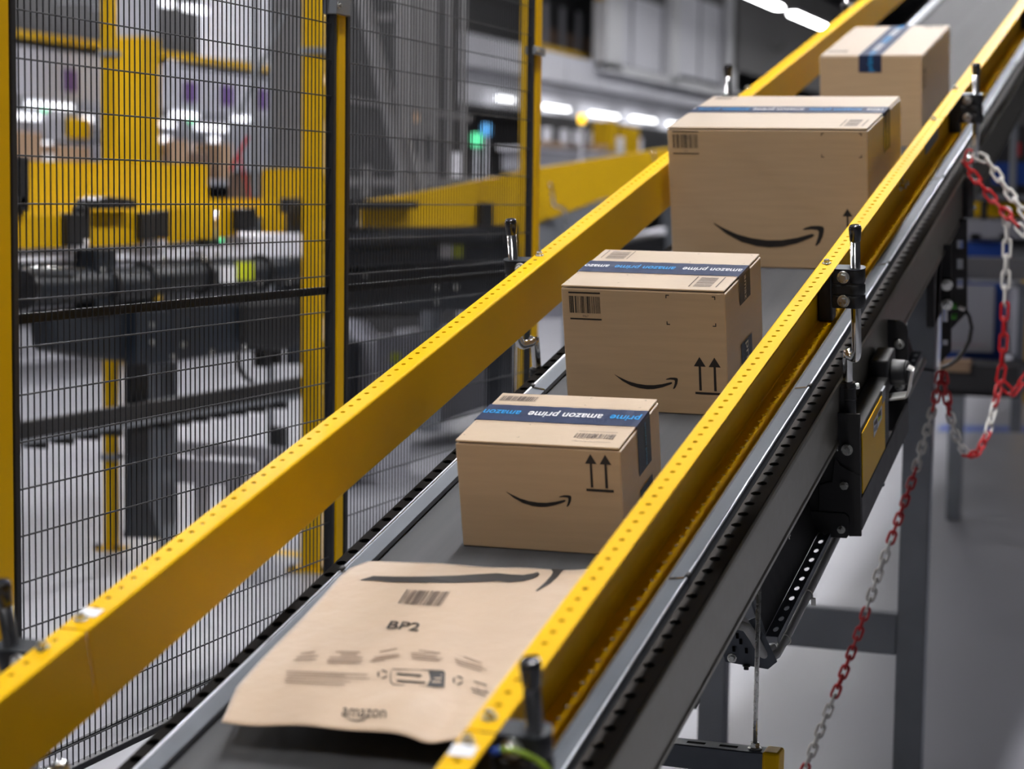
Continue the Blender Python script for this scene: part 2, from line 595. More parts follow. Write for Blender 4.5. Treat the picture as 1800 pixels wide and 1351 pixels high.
def guide_rail(name_label, fx, d0, d1, phase, hx, cat='rail', group=None):
    t = thing('guide_rail', name_label, cat, cv(fx(-0.74), d0, RB), group)
    xi, xo, th = -0.7484, -0.7105, 0.0025
    b = MB(CONV)
    xa, xb = sorted((fx(xi + 0.004), fx(xo)))
    hl = min(d1, 9.6)
    holed(b, xa, xb, d0, hl, RN, th, 0.03171, phase, hx, 0.0042)
    if d1 > hl:
        b.box(xa, xb, hl, d1, RN - th, RN)
    lab(b.build('top_flange', 'yellow', t), 'perforated upper flange')
    b = MB(CONV)
    # web with rounded upper and lower corner
    pr = [(xi + 0.004, RN), (xi + 0.0016, RN - 0.0006), (xi + 0.0004, RN - 0.002), (xi, RN - 0.004), (xi, RB + 0.004), (xi + 0.0004, RB + 0.002), (xi + 0.0016, RB + 0.0006), (xi + 0.004, RB), (xi + 0.004, RB + th), (xi + th, RB + 0.004), (xi + th, RN - 0.004), (xi + 0.004, RN - th)]
    b.sweep([(fx(x), n) for x, n in pr], d0, d1)
    b.build('web', 'yellow', t)
    b = MB(CONV)
    holed(b, xa, xb, d0, hl, RB + th, th, 0.03171, phase - 0.008, fx(-0.7272), 0.0042)
    xl = sorted((fx(xo), fx(xo - th)))
    b.box(xl[0], xl[1], d0, hl, RB - 0.0, RB + th)
    if d1 > hl:
        b.box(xa, xb, hl, d1, RB, RB + th)
    b.build('bottom_flange', 'yellow', t)
    return t


idf = lambda x: x
rail_r = guide_rail('yellow perforated guide rail nearest the camera, right of the paper mailer', idf, 1.765, 5.182, 2.4583, -0.7303)
rail_r2 = guide_rail('upper length of yellow guide rail right of the farthest box', idf, 5.186, 18.5, 2.4583, -0.7303)
rail_r0 = guide_rail('short lower end of yellow guide rail at the bottom edge beside the mailer', idf, 0.9, 1.761, 2.4583, -0.7303)
rail_l = guide_rail('long yellow perforated guide rail left of the boxes', mir, 1.905, 5.182, 3.2654, -1.3208)
rail_l2 = guide_rail('upper length of yellow guide rail left of the farthest box', mir, 5.186, 18.5, 3.2654, -1.3208)
rail_l0 = guide_rail('lower end of yellow guide rail at the bottom left corner', mir, 0.9, 1.901, 3.2654, -1.3208)

for par, x, d in ((rail_r, -0.7330, 3.704), (rail_r, -0.7350, 5.150), (rail_r2, -0.7390, 5.5965), (rail_r, -0.7297, 1.7944), (rail_r0, -0.7333, 1.7362),
                  (rail_l, -1.3230, 3.712), (rail_l, -1.3200, 1.930), (rail_l0, -1.3238, 1.848), (rail_l2, -1.3330, 5.625)):
    hexbolt(par, (x, d, RN), (0, 0, 1), 0.0062, 0.0085, 'bolt', CONV)
for par, x, d, l in ((rail_r0, -0.7310, 1.720, 'white paper tag under a bolt'), (rail_l, -1.3180, 1.952, 'white paper tag under a bolt')):
    b = MB(CONV)
    b.add([(x - 0.013, d - 0.016, RN + 0.0012), (x + 0.014, d - 0.014, RN + 0.0006), (x + 0.013, d + 0.008, RN + 0.001), (x - 0.014, d + 0.006, RN + 0.003)], [(0, 1, 2, 3)])
    b.prism([(x - 0.013, d - 0.016, RN + 0.0012), (x + 0.014, d - 0.014, RN + 0.0006), (x + 0.013, d + 0.008, RN + 0.001), (x - 0.014, d + 0.006, RN + 0.003)], (0, 0, 0.0008))
    lab(b.build('tag', 'white', par), l)
# splice plate and bolts at the joint of the right rail
b = MB(CONV).box(-0.7455, -0.7425, 5.07, 5.29, -1.075, -1.03)
b.build('splice_plate', 'galv_dull', rail_r)
for dd in (4.66, 4.70):
    hexbolt(rail_r, (-0.7455, dd, -1.066), (1, 0, 0.2), 0.008, 0.016, 'bolt', CONV)


# ------------------------------------------------------------------ rail brackets (cranked rod, cap, clamp, foot)
def bracket(fx, d, name, label, group):
    M = cv(fx(-0.695), d, -1.36)
    t = thing(name, label, 'bracket', M, group)
    s = 1 if fx is idf else -1
    xr = fx(-0.6737)
    xf = fx(-0.6970)
    # rod: straight down from the cap, crank, then down into the foot clamp
    b = MB(CONV)
    path = [(xr, d, -0.930), (xr, d, -1.168)]
    r = 0.020
    dx, dd = xf - xr, (0.030 if s == 1 else 0.034)
    L = math.hypot(dx, dd)
    e = (dx / L, dd / L)
    for k in range(1, 7):
        a = math.pi / 2 * k / 6
        path.append((xr + e[0] * r * 0.6 * (1 - math.cos(a)), d + e[1] * r * 0.6 * (1 - math.cos(a)), -1.168 - r * math.sin(a) * 0.9))
    for k in range(0, 7):
        a = math.pi / 2 * (1 - k / 6)
        path.append((xf - e[0] * r * 0.6 * (1 - math.cos(math.pi / 2 - a)) * 0 - e[0] * r * 0.6 * (1 - math.sin(math.pi / 2 - a)), d + dd - e[1] * r * 0.6 * (1 - math.sin(math.pi / 2 - a)), -1.186 + r * 0.35 * math.sin(math.pi / 2 - a) - (0.012 if k == 6 else 0)))
    path.append((xf, d + dd, -1.215))
    path.append((xf, d + dd, -1.350))
    b.tube(path, 0.0096, 14)
    b.build('rod', 'chrome', t)
    b = MB(CONV)
    b.cyl((xr, d, -0.950), (xr, d, -0.922), 0.0104, 20, 0.0125)
    b.cyl((xr, d, -0.922), (xr, d, -0.9175), 0.0125, 20, 0.0100)
    lab(b.build('end_cap', 'black_gloss', t, bevel=0.002), 'glossy black rubber end cap')
    # clamp: block bolted in the rail, arm round the rod
    b = MB(CONV)
    xw = fx(-0.7440)
    xe = fx(-0.7160)
    xs = sorted((xw, xe))
    b.box(xs[0], xs[1], d - 0.020, d + 0.020, -1.1060, -1.0030)
    lab(b.build('rail_block', 'black', t, bevel=0.003), 'black block bolted inside the rail')
    b = MB(CONV)
    for n0, n1 in ((-1.0300, -1.0030), (-1.0520, -1.0330), (-1.0790, -1.0550)):
        xs = sorted((fx(-0.7250), xr))
        b.box(xs[0], xs[1], d - 0.0165, d + 0.0165, n0, n1)
        b.cyl((xr, d, n0), (xr, d, n1), 0.0185, 20)
    # webs between the three collars
    xs = sorted((fx(-0.7250), xr))
    b.box(xs[0], xs[1], d - 0.0150, d + 0.0150, -1.0790, -1.0030)
    b.cyl((xr, d, -1.0790), (xr, d, -1.0030), 0.0168, 20)
    lab(b.build('clamp_arm', 'black', t, bevel=0.0012, seg=1), 'black plastic clamp arm with three collars')
    b = MB(CONV)
    xs = sorted((fx(-0.7300), xr + s * 0.004))
    b.box(xs[0], xs[1], d - 0.0175, d + 0.0175, -1.0032, -1.0008)
    b.cyl((xr, d, -1.0032), (xr, d, -1.0008), 0.0195, 20)
    b.build('clamp_lid', 'graphite', t)
    for n in (-1.0165, -1.0640):
        hexbolt(t, (fx(-0.6945), d - 0.0165, n), (0, -1, 0), 0.0085, 0.010, 'clamp_bolt', CONV)
    # foot clamp on the conveyor side
    b = MB(CONV)
    b.cyl((xf, d + dd, -1.3540), (xf, d + dd, -1.2430), 0.0150, 18)
    xs = sorted((fx(-0.7108), xf))
    b.box(xs[0], xs[1], d + dd - 0.014, d + dd + 0.014, -1.3540, -1.2430)
    for n in (-1.2520, -1.2760, -1.3250, -1.3480):
        b.cyl((xf, d + dd, n - 0.002), (xf, d + dd, n + 0.002), 0.0162, 18)
    lab(b.build('foot_clamp', 'black', t, bevel=0.001, seg=1), 'black clamp holding the rod on the side profile')
    for n in (-1.2560, -1.3310):
        hexbolt(t, (xf + s * 0.006, d + dd + 0.012, n), (s, 0.3, 0), 0.007, 0.014, 'foot_bolt', CONV)
    return t


bracket(idf, 1.781, 'rail_bracket', 'chrome rod bracket with black cap in the lower foreground beside the mailer', 'rod brackets along the guide rails')
bracket(idf, 3.685, 'rail_bracket', 'chrome rod bracket with black cap in front of the largest box', 'rod brackets along the guide rails')
bracket(idf, 5.526, 'rail_bracket', 'rod bracket right of the farthest box, chains hooked on its foot', 'rod brackets along the guide rails')
bracket(mir, 1.851, 'rail_bracket', 'rod bracket cut off at the left edge behind the left rail', 'rod brackets along the guide rails')
bracket(mir, 3.685, 'rail_bracket', 'rod bracket with black cap behind the left rail near the middle box', 'rod brackets along the guide rails')
bracket(mir, 5.541, 'rail_bracket', 'rod bracket with black cap standing behind the largest box', 'rod brackets along the guide rails')
bracket(mir, 7.385, 'rail_bracket', 'rod bracket far up behind the left rail beyond the farthest box', 'rod brackets along the guide rails')
bracket(idf, 7.385, 'rail_bracket', 'rod bracket at the top right corner on the upper rail', 'rod brackets along the guide rails')


# ------------------------------------------------------------------ parcels on the belt
SMILE = [(387, 922), (450, 955), (550, 998), (650, 1022), (750, 1033), (850, 1030), (950, 1012), (1020, 992), (1055, 982), (1066, 986), (1068, 996), (1050, 1008), (950, 1050), (850, 1075), (770, 1082), (680, 1075), (580, 1050), (480, 998), (400, 935)]
ARROW = [(992, 955), (1010, 943), (1050, 930), (1100, 927), (1128, 932), (1135, 945), (1133, 965), (1125, 1000), (1105, 1040), (1085, 1062), (1074, 1060), (1083, 1035), (1095, 1000), (1100, 965), (1090, 955), (1050, 952), (1005, 957)]


def norm_smile(pts):
    return [((x - 387) / 748.0, (922 - y) / 748.0) for x, y in pts]


class Parcel:
    def __init__(self, label, x0, d0, th, w, l, h):
        self.w, self.l, self.h = w, l, h
        self.M = cv(x0, d0, HB) @ Matrix.Rotation(math.radians(th), 4, 'Z')
        self.t = thing('cardboard_box', label, 'box', self.M, 'taped cardboard boxes riding the belt')

    def mb(self):
        return MB(self.M)

    def pt(self, face, u, v, lift=0.0007):
        if face == 'front':
            return (u, -lift, v)
        if face == 'right':
            return (self.w + lift, u, v)
        return (u, v, self.h + lift)

    def shape(self, name, m, face, polys, lift=0.0007, label=None, parent=None):
        b = self.mb()
        for p in polys:
            b.poly([self.pt(face, u, v, lift) for u, v in p])
        o = b.build(name, m, parent or self.t)
        if label:
            lab(o, label)
        return o

    def text(self, name, m, face, s, u0, u1, v, rot=0, lift=0.0011, bold=0.0, hscale=1.0, parent=None):
        vs, fs = text_geo(s, bold)
        W = abs(u1 - u0)
        b = self.mb()
        pts = []
        for x, y in vs:
            y = y * hscale
            if rot == 0:
                p = (u0 + x * W, v + y * W)
            elif rot == 180:
                p = (u1 - x * W, v - y * W)
            elif rot == 90:      # reads upwards along v: u0..u1 are v limits, v is u
                p = (v - y * W, u0 + x * W)
            else:
                p = (v + y * W, u1 - x * W)
            pts.append(self.pt(face, p[0], p[1], lift))
        b.add(pts, fs)
        return b.build(name, m, parent or self.t)

    def body(self, gap=0.0016, lift_r=0.004, tape_v=None):
        w, l, h = self.w, self.l, self.h
        b = self.mb()
        b.box(0, w, 0, l, 0.001, h - 0.004 - gap)
        lab(b.build('carton', 'card', self.t, bevel=0.0025), 'brown corrugated carton body')
        # two closing flaps meet under the tape, their free right ends stand slightly proud
        mid = tape_v if tape_v else l / 2
        for a0, a1, nm in ((0.0008, mid - 0.001, 'front flap'), (mid + 0.001, l - 0.0008, 'rear flap')):
            b = self.mb()
            zb = h - 0.0036
            b.add([(0.0005, a0, zb), (w - 0.002, a0, zb), (w - 0.002, a1, zb + lift_r * 0.0), (0.0005, a1, zb), (0.0005, a0, h), (w - 0.002, a0, h), (w - 0.002, a1, h), (0.0005, a1, h)],
                  [(0, 3, 2, 1), (4, 5, 6, 7), (0, 1, 5, 4), (1, 2, 6, 5), (2, 3, 7, 6), (3, 0, 4, 7)])
            b.build('top_flap', 'card', self.t, bevel=0.0012, seg=2)

    def smile(self, u0, u1, v0):
        """left tip at (u0, v0), arrow's outer corner at u1"""
        W = u1 - u0
        polys = [[(u0 + x * W, v0 + y * W) for x, y in norm_smile(q)] for q in (SMILE, ARROW)]
        self.shape('smile_mark', 'ink', 'front', polys, label='printed black curved smile arrow')

    def arrows(self, tips, vt, hw, hh, vb, sw, bar):
        polys = []
        for u in tips:
            polys += [[(u - hw, vt - hh), (u + hw, vt - hh), (u, vt)], [(u - sw, vb), (u + sw, vb), (u + sw * 0.9, vt - hh), (u - sw * 0.9, vt - hh)]]
        if bar:
            polys.append([(bar[0], bar[2]), (bar[1], bar[2]), (bar[1], bar[2] + bar[3]), (bar[0], bar[2] + bar[3])])
        self.shape('up_arrows', 'ink', 'front', polys, label='two printed upward arrows over a bar')

    def barcode(self, face, u0, u1, v0, v1, lines, m='ink', along='u', seed=1, n=26):
        """bars along u, printed between two rules"""
        rnd = random.Random(seed)
        polys = []
        total = [rnd.choice((1, 1, 1, 2, 2, 3)) for _ in range(2 * n)]
        s = sum(total)
        c = 0
        for i, k in enumerate(total):
            a, e = c / s, (c + k) / s
            c += k
            if i % 2 == 0:
                if along == 'u':
                    x0, x1 = u0 + (u1 - u0) * a, u0 + (u1 - u0) * e
                    polys.append([(x0, v0), (x1, v0), (x1, v1), (x0, v1)])
                else:
                    y0, y1 = v0 + (v1 - v0) * a, v0 + (v1 - v0) * e
                    polys.append([(u0, y0), (u1, y0), (u1, y1), (u0, y1)])
        for a0, b0, a1, b1 in lines:
            polys.append([(a0, b0), (a1, b0), (a1, b1), (a0, b1)])
        self.shape('barcode', m, face, polys, label='printed barcode between two rules')

    def corners(self, face, u0, u1, v0, v1, a=0.0055, t=0.0012, m='ink'):
        polys = []
        for u, su in ((u0, 1), (u1, -1)):
            for v, sv in ((v0, 1), (v1, -1)):
                polys.append([(u, v), (u + su * a, v), (u + su * a, v + sv * t), (u, v + sv * t)])
                polys.append([(u, v), (u + su * t, v), (u + su * t, v + sv * a), (u, v + sv * a)])
        self.shape('corner_marks', m, face, polys, label='four printed corner marks')

    def tape(self, v0, v1, drop, up, words):
        """tape across the top along u and down the right face; words = (text, u0, u1, material)"""
        w, h = self.w, self.h
        b = self.mb()
        n = 24
        top = []
        for i in range(n + 1):
            u = -0.0006 + (w + 0.0006) * i / n
            k = 0.0006 * math.sin(i * 2.3) * 0.5
            top.append(((u, v0 + k, h + 0.0006 + 0.0004 * abs(math.sin(i * 1.7))), (u, v1 + k * 0.6, h + 0.0006 + 0.0004 * abs(math.sin(i * 2.1 + 1)))))
        for z in (h - 0.004, h - drop * 0.5, h - drop):
            top.append(((w + 0.0012, v0 + 0.001, z), (w + 0.0012, v1 + 0.001, z)))
        vs = [p for pr in top for p in pr]
        fs = [(2 * i, 2 * i + 2, 2 * i + 3, 2 * i + 1) for i in range(len(top) - 1)]
        b.add(vs, fs)
        b.add([(-0.001, v0, h + 0.0003), (-0.001, v1, h + 0.0003), (-0.001, v1, h - drop), (-0.001, v0, h - drop)], [(0, 1, 2, 3)])
        tp = b.build('packing_tape', 'tape', self.t)
        lab(tp, 'glossy navy packing tape with printed words')
        if up:
            lab(self.shape('packing_tape', 'tape', 'right', [[(v0 + 0.002, 0.0), (v1 + 0.002, 0.0), (v1 + 0.002, up), (v0 + 0.002, up)]], 0.0012), 'lower end of the bottom tape on the right face')
        vm = (v0 + v1) / 2
        for s, u0, u1, m in words:
            W = u1 - u0
            full = 0.1265
            self.text('tape_lettering', m, 'top', s, u0, u1, vm + 0.0100, 180, lift=0.0016, bold=0.014, hscale=1.75 * (1.0 if len(s) > 9 else 0.95), parent=tp)
        return tp


# nearest box
P = Parcel('smallest brown box, nearest the camera, behind the paper mailer', -1.1516, 2.7733, 1.13, 0.2736, 0.2407, 0.1836)
P.body(tape_v=0.138)
P.smile(0.0804, 0.1899, 0.1010)
P.arrows((0.2251, 0.2490), 0.1718, 0.0095, 0.0165, 0.1156, 0.0021, (0.2155, 0.2602, 0.1092, 0.0042))
P.barcode('top', 0.0075, 0.0718, 0.2010, 0.2232, [(0.0080, 0.2355, 0.0733, 0.2367), (0.0074, 0.1985, 0.0725, 0.1997)], 'ink_soft', seed=3)
P.barcode('top', 0.1870, 0.2545, 0.0357, 0.0578, [(0.1877, 0.0664, 0.2514, 0.0676), (0.1890, 0.0207, 0.2522, 0.0219)], 'ink_soft', seed=4)
P.corners('top', 0.0060, 0.1000, 0.0240, 0.0880, m='ink_soft', a=0.004, t=0.0008)
P.corners('top', 0.1600, 0.2560, 0.1900, 0.2300, m='ink_soft', a=0.004, t=0.0008)
P.shape('fold_line', 'ink_fold', 'top', [[(0.001, 0.0910), (0.2710, 0.0900), (0.2710, 0.0909), (0.001, 0.0919)]])
P.shape('fold_line', 'ink_fold', 'top', [[(0.001, 0.1818), (0.2710, 0.1812), (0.2710, 0.1820), (0.001, 0.1826)]])
tp = P.tape(0.0990, 0.1765, 0.0850, 0.0740, [('amazon prime', 0.0794, 0.2056, 'tape_white'), ('amazon', 0.0010, 0.0650, 'tape_blue'), ('prime', 0.2190, 0.2690, 'tape_blue')])
P.text('tape_lettering', 'tape_blue', 'right', 'amazon prime', 0.1030, 0.1760, 0.1420, 270, lift=0.0020, bold=0.01, parent=tp)

# middle box
P = Parcel('middle brown box with a barcode and smile, second nearest on the belt', -1.1972, 3.4674, -1.25, 0.3222, 0.2718, 0.2472)
P.body(tape_v=0.138)
P.smile(0.0984, 0.2250, 0.0742)
P.arrows((0.2689, 0.2978), 0.1168, 0.0116, 0.0190, 0.0502, 0.0025, (0.2584, 0.3110, 0.0428, 0.0044))
P.barcode('front', 0.0158, 0.0792, 0.1934, 0.2268, [(0.0150, 0.2320, 0.0786, 0.2350), (0.0160, 0.1802, 0.0792, 0.1832)], seed=5, n=24)
P.text('barcode_caption', 'ink_soft', 'front', 'M67', 0.0420, 0.0530, 0.1852, lift=0.0007)
P.corners('front', 0.2075, 0.3037, 0.1770, 0.2357, a=0.0068, t=0.0020)
P.barcode('top', 0.0230, 0.0620, 0.2010, 0.2575, [(0.0128, 0.2040, 0.0142, 0.2630), (0.0676, 0.2005, 0.0690, 0.2615)], 'ink_soft', 'v', seed=6, n=20)
P.barcode('top', 0.2550, 0.2890, 0.0195, 0.0870, [(0.2462, 0.0175, 0.2486, 0.0890), (0.2985, 0.0190, 0.3009, 0.0900)], 'ink_soft', 'v', seed=7, n=20)
P.corners('top', 0.0060, 0.1080, 0.0260, 0.0860, m='ink_soft', a=0.004, t=0.0008)
P.corners('top', 0.2000, 0.3100, 0.1900, 0.2560, m='ink_soft', a=0.004, t=0.0008)
P.shape('fold_line', 'ink_fold', 'top', [[(0.001, 0.0938), (0.3200, 0.0926), (0.3200, 0.0934), (0.001, 0.0946)]])
tp = P.tape(0.0990, 0.1800, 0.0580, 0.1120, [('amazo', 0.0010, 0.0506, 'tape_white'), ('amazon prime', 0.0636, 0.1857, 'tape_blue'), ('amazon prime', 0.2012, 0.3185, 'tape_white')])
P.text('tape_lettering', 'tape_white', 'right', 'prime', 0.0300, 0.1080, 0.1350, 270, lift=0.0020, bold=0.01, parent=tp)
P.text('tape_lettering', 'tape_white', 'right', 'amaz', 0.1920, 0.2400, 0.1350, 270, lift=0.0020, bold=0.01, parent=tp)

# largest box
P = Parcel('largest brown box with a wide black smile, spanning the belt', -1.2755, 4.5382, -1.57, 0.4800, 0.4069, 0.3391)
P.body(tape_v=0.225)
P.smile(0.1050, 0.3750, 0.1088)
P.arrows((0.4310, 0.4640), 0.1497, 0.0118, 0.0188, 0.0700, 0.0022, (0.4190, 0.4760, 0.0640, 0.0032))
P.barcode('front', 0.0130, 0.0770, 0.2894, 0.3223, [(0.0130, 0.3275, 0.0768, 0.3300), (0.0130, 0.2748, 0.0768, 0.2774)], seed=8, n=22)
P.text('barcode_caption', 'ink_soft', 'front', 'A1K', 0.0400, 0.0500, 0.2800, lift=0.0007)
P.corners('front', 0.3715, 0.4665, 0.2702, 0.3279, a=0.0068, t=0.0020)
P.barcode('top', 0.0160, 0.0590, 0.3560, 0.3980, [(0.0040, 0.3560, 0.0054, 0.4000), (0.0680, 0.3560, 0.0694, 0.4000)], 'ink_soft', 'v', seed=9, n=16)
P.barcode('top', 0.4190, 0.4500, 0.0250, 0.1012, [(0.4100, 0.0240, 0.4124, 0.1010), (0.4610, 0.0255, 0.4634, 0.1020)], 'ink_soft', 'v', seed=10, n=18)
tp = P.tape(0.1850, 0.2620, 0.0970, 0, [('e', 0.0000, 0.0060, 'tape_white'), ('amazon prime', 0.0150, 0.1430, 'tape_blue'), ('amazon prime', 0.1530, 0.2800, 'tape_white'), ('amazon prime', 0.2930, 0.4210, 'tape_blue'), ('rime', 0.4330, 0.4720, 'tape_white')])
P.text('tape_lettering', 'tape_white', 'right', 'amazon prime', 0.2500, 0.3330, 0.2260, 270, lift=0.0020, bold=0.01, parent=tp)

# farthest box, tape runs along the belt
P = Parcel('farthest brown box at the top, its tape running along the belt', -1.1887, 5.9520, -0.29, 0.3050, 0.5838, 0.2760)
w, l, h = P.w, P.l, P.h
b = P.mb().box(0, w, 0, l, 0.001, h - 0.005)
lab(b.build('carton', 'card', P.t, bevel=0.0025), 'brown corrugated carton body')
for a0, a1 in ((0.0008, 0.1510), (0.1530, w - 0.0008)):
    b = P.mb().box(a0, a1, 0.001, l - 0.001, h - 0.0036, h)
    b.build('top_flap', 'card', P.t, bevel=0.0012)
b = P.mb()
b.add([(0.1178, l + 0.001, h - 0.06), (0.1858, l + 0.001, h - 0.06), (0.1858, l, h + 0.0006), (0.1178, l, h + 0.0006), (0.1178, -0.001, h + 0.0006), (0.1858, -0.001, h + 0.0006), (0.1178, -0.0013, h - 0.0500), (0.1858, -0.0013, h - 0.0500)],
      [(0, 1, 2, 3), (3, 2, 5, 4), (4, 5, 7, 6)])
tp = lab(b.build('packing_tape', 'tape', P.t), 'navy packing tape running along the belt')
for s, v0, v1, m in (('prime', 0.0, 0.0, None), ('amazon', 0.012, 0.072, 'tape_blue'), ('amazon prime', 0.084, 0.214, 'tape_white'), ('amazon prime', 0.228, 0.360, 'tape_blue'), ('amazon prime', 0.374, 0.505, 'tape_white'), ('amazo', 0.518, 0.580, 'tape_blue')):
    if m:
        P.text('tape_lettering', m, 'top', s, v0, v1, 0.1610, 90, lift=0.0014, bold=0.014, hscale=1.7, parent=tp)
P.text('tape_lettering', 'tape_blue', 'front', 'prim', 0.2275, 0.2730, 0.1600, 90, lift=0.0020, bold=0.012, parent=tp)
P.barcode('top', 0.0120, 0.0720, 0.0600, 0.0950, [], 'ink_soft', seed=11, n=18)
P.barcode('top', 0.2290, 0.2900, 0.5330, 0.5680, [], 'ink_soft', seed=12, n=18)
P.barcode('right', 0.0300, 0.0650, 0.1700, 0.2300, [(0.0200, 0.1700, 0.0230, 0.2300), (0.0750, 0.1700, 0.0780, 0.2300)], 'ink_soft', 'v', seed=13, n=14)


# ------------------------------------------------------------------ paper mailer
def mail_h(x, d):
    """height of the padded mailer's top above the belt"""
    s = (x + 1.045) / 0.2
    t = (d - 2.33) / 0.27
    hh = 0.046 + 0.014 * math.exp(-(s * s) * 1.2 - t * t * 0.8)
    hh += 0.010 * math.exp(-((x + 0.99) / 0.05) ** 2 - ((d - 2.12) / 0.05) ** 2)          # pushed up by the goods
    hh -= 0.007 * math.exp(-((x + 0.925) / 0.022) ** 2) * max(0, 1 - max(0, d - 2.10) / 0.16)  # crease near the front corner
    hh += 0.005 * math.sin(d * 17 + x * 9) * math.exp(-((x + 1.17) / 0.07) ** 2)
    hh += 0.0012 * math.sin(x * 46 + d * 13)
    hh += 0.006 * math.exp(-((x + 0.88) / 0.05) ** 2 - ((d - 2.60) / 0.03) ** 2)
    hh -= 0.010 * max(0, (d - 2.52) / 0.08) * (1 - 0.5 * math.exp(-((x + 0.86) / 0.06) ** 2))
    return hh


MX0, MX1 = -1.235, -0.838


def mail_out(t):
    """left and right limits and position along the belt for t in 0..1 (front to back)"""
    d = 2.052 + 0.545 * t
    xl = -1.212 - 0.023 * min(1, t / 0.165)
    if t > 0.165:
        xl = -1.235 - 0.018 * (t - 0.165) / 0.75
    if t > 0.93:
        xl += 0.016 * (t - 0.93) / 0.07
    xr = -0.842 + 0.010 * math.sin(t * 3)
    return xl, xr, d


mailer = thing('paper_mailer', 'brown padded paper mailer lying at the front of the belt', 'mailer', cv(-1.04, 2.3, HB))
NS, NT = 44, 56
top, bot = [], []
for j in range(NT + 1):
    t = j / NT
    xl, xr, d = mail_out(t)
    for i in range(NS + 1):
        s = i / NS
        x = xl + (xr - xl) * s
        dd = d + (0.044 * s if t > 0.5 else 0.044 * s * t * 2) * 1.0 + (0.012 * s * (1 - t) if s < 0.76 else (0.0091 * (1 - t) + 0.10 * (s - 0.76) * (1 - t)))
        hh = mail_h(x, dd)
        e = min(s, 1 - s, t * 1.4, (1 - t) * 1.4)
        thick = 0.0012 + 0.034 * (1 - math.exp(-e * 7))
        top.append((x, dd, HB + hh))
        bot.append((x, dd, max(HB + 0.0015, HB + hh - thick)))
b = MB(CONV)
W_ = NS + 1
fs = []
for j in range(NT):
    for i in range(NS):
        a = j * W_ + i
        fs.append((a, a + 1, a + W_ + 1, a + W_))
n0 = len(top)
fs2 = [tuple(n0 + k for k in reversed(f)) for f in fs]
edge = [i for i in range(W_)] + [j * W_ + NS for j in range(1, NT + 1)] + [NT * W_ + i for i in range(NS - 1, -1, -1)] + [j * W_ for j in range(NT - 1, 0, -1)]
fs3 = [(edge[k], edge[k - 1], n0 + edge[k - 1], n0 + edge[k]) for k in range(len(edge))]
b.add(top + bot, fs + fs2 + fs3, True)
lab(b.build('envelope', 'kraft', mailer), 'crumpled kraft paper envelope')


def mprint(name, m, polys, label=None, lift=0.0012, sub=1):
    b = MB(CONV)
    for p in polys:
        b.poly([(x, d, HB + mail_h(x, d) + lift) for x, d in p])
    o = b.build(name, m, mailer)
    if label:
        lab(o, label)
    return o


def pix(px, py):
    """point of the mailer's top seen at a pixel"""
    v = RX * (px - CX) + RY * (py - CY) + RZ * F_PX
    dv = Vector((v.x, v.y * CA + v.z * SA, -v.y * SA + v.z * CA))
    n = HB + 0.05
    for _ in range(8):
        q = dv * (n / dv.z)
        n = HB + mail_h(q.x, q.y)
    return (q.x, q.y)


def quadstrip(upper, lower):
    return [[upper[i], upper[i + 1], lower[i + 1], lower[i]] for i in range(len(upper) - 1)]


def zz(pts, ox=640, oy=960, s=400 / 1501):
    return [pix(ox + x * s, oy + y * s) for x, y in pts]


# smile: long black sweep and the arrow head folded over the back edge
up_ = zz([(-25, 225), (60, 199), (200, 203), (400, 202), (600, 197), (750, 187), (880, 180), (960, 188), (1050, 192), (1110, 182), (1145, 173), (1158, 183)])
lo_ = zz([(-25, 227), (60, 228), (200, 240), (400, 243), (600, 243), (750, 237), (880, 232), (960, 240), (1050, 232), (1110, 216), (1140, 203), (1157, 190)])
mprint('smile_mark', 'ink', quadstrip(up_, lo_), 'printed black smile sweep near the far edge')
up_ = zz([(1230, 151), (1247, 172), (1235, 195), (1195, 240), (1133, 296)])
lo_ = zz([(1318, 157), (1300, 175), (1280, 200), (1225, 250), (1140, 300)])
mprint('smile_mark', 'ink', quadstrip(up_, lo_), 'arrow head of the printed smile')
rnd = random.Random(5)
bars = [rnd.choice((1, 1, 2, 2, 3)) for _ in range(52)]
sm = sum(bars)
c = 0
polys = []
for i, k in enumerate(bars):
    a, e = c / sm, (c + k) / sm
    c += k
    if i % 2 == 0:
        ups = [(282 + (570 - 282) * q, 288 + 14 * q) for q in (a, e)]
        los = [(222 + (505 - 222) * q, 380 + 18 * q) for q in (a, e)]
        polys.append(zz(ups + los[::-1]))
mprint('barcode', 'ink_soft', polys, 'printed barcode')


def mtext(name, m, s, corners, ox, oy, sc_, bold=0.0, label=None):
    """letters spread over four photo corners: lower left, lower right, upper left, upper right"""
    vs, fs = text_geo(s, bold)
    y0, y1 = min(v[1] for v in vs), max(v[1] for v in vs)
    ll, lr, ul, ur = [Vector(pix(ox + x * sc_, oy + y * sc_)) for x, y in corners]
    b = MB(CONV)
    pts = []
    for x, y in vs:
        t = (y - y0) / (y1 - y0)
        p = ll.lerp(lr, x).lerp(ul.lerp(ur, x), t)
        pts.append((p.x, p.y, HB + mail_h(p.x, p.y) + 0.0014))
    b.add(pts, fs)
    o = b.build(name, m, mailer)
    if label:
        lab(o, label)
    return o


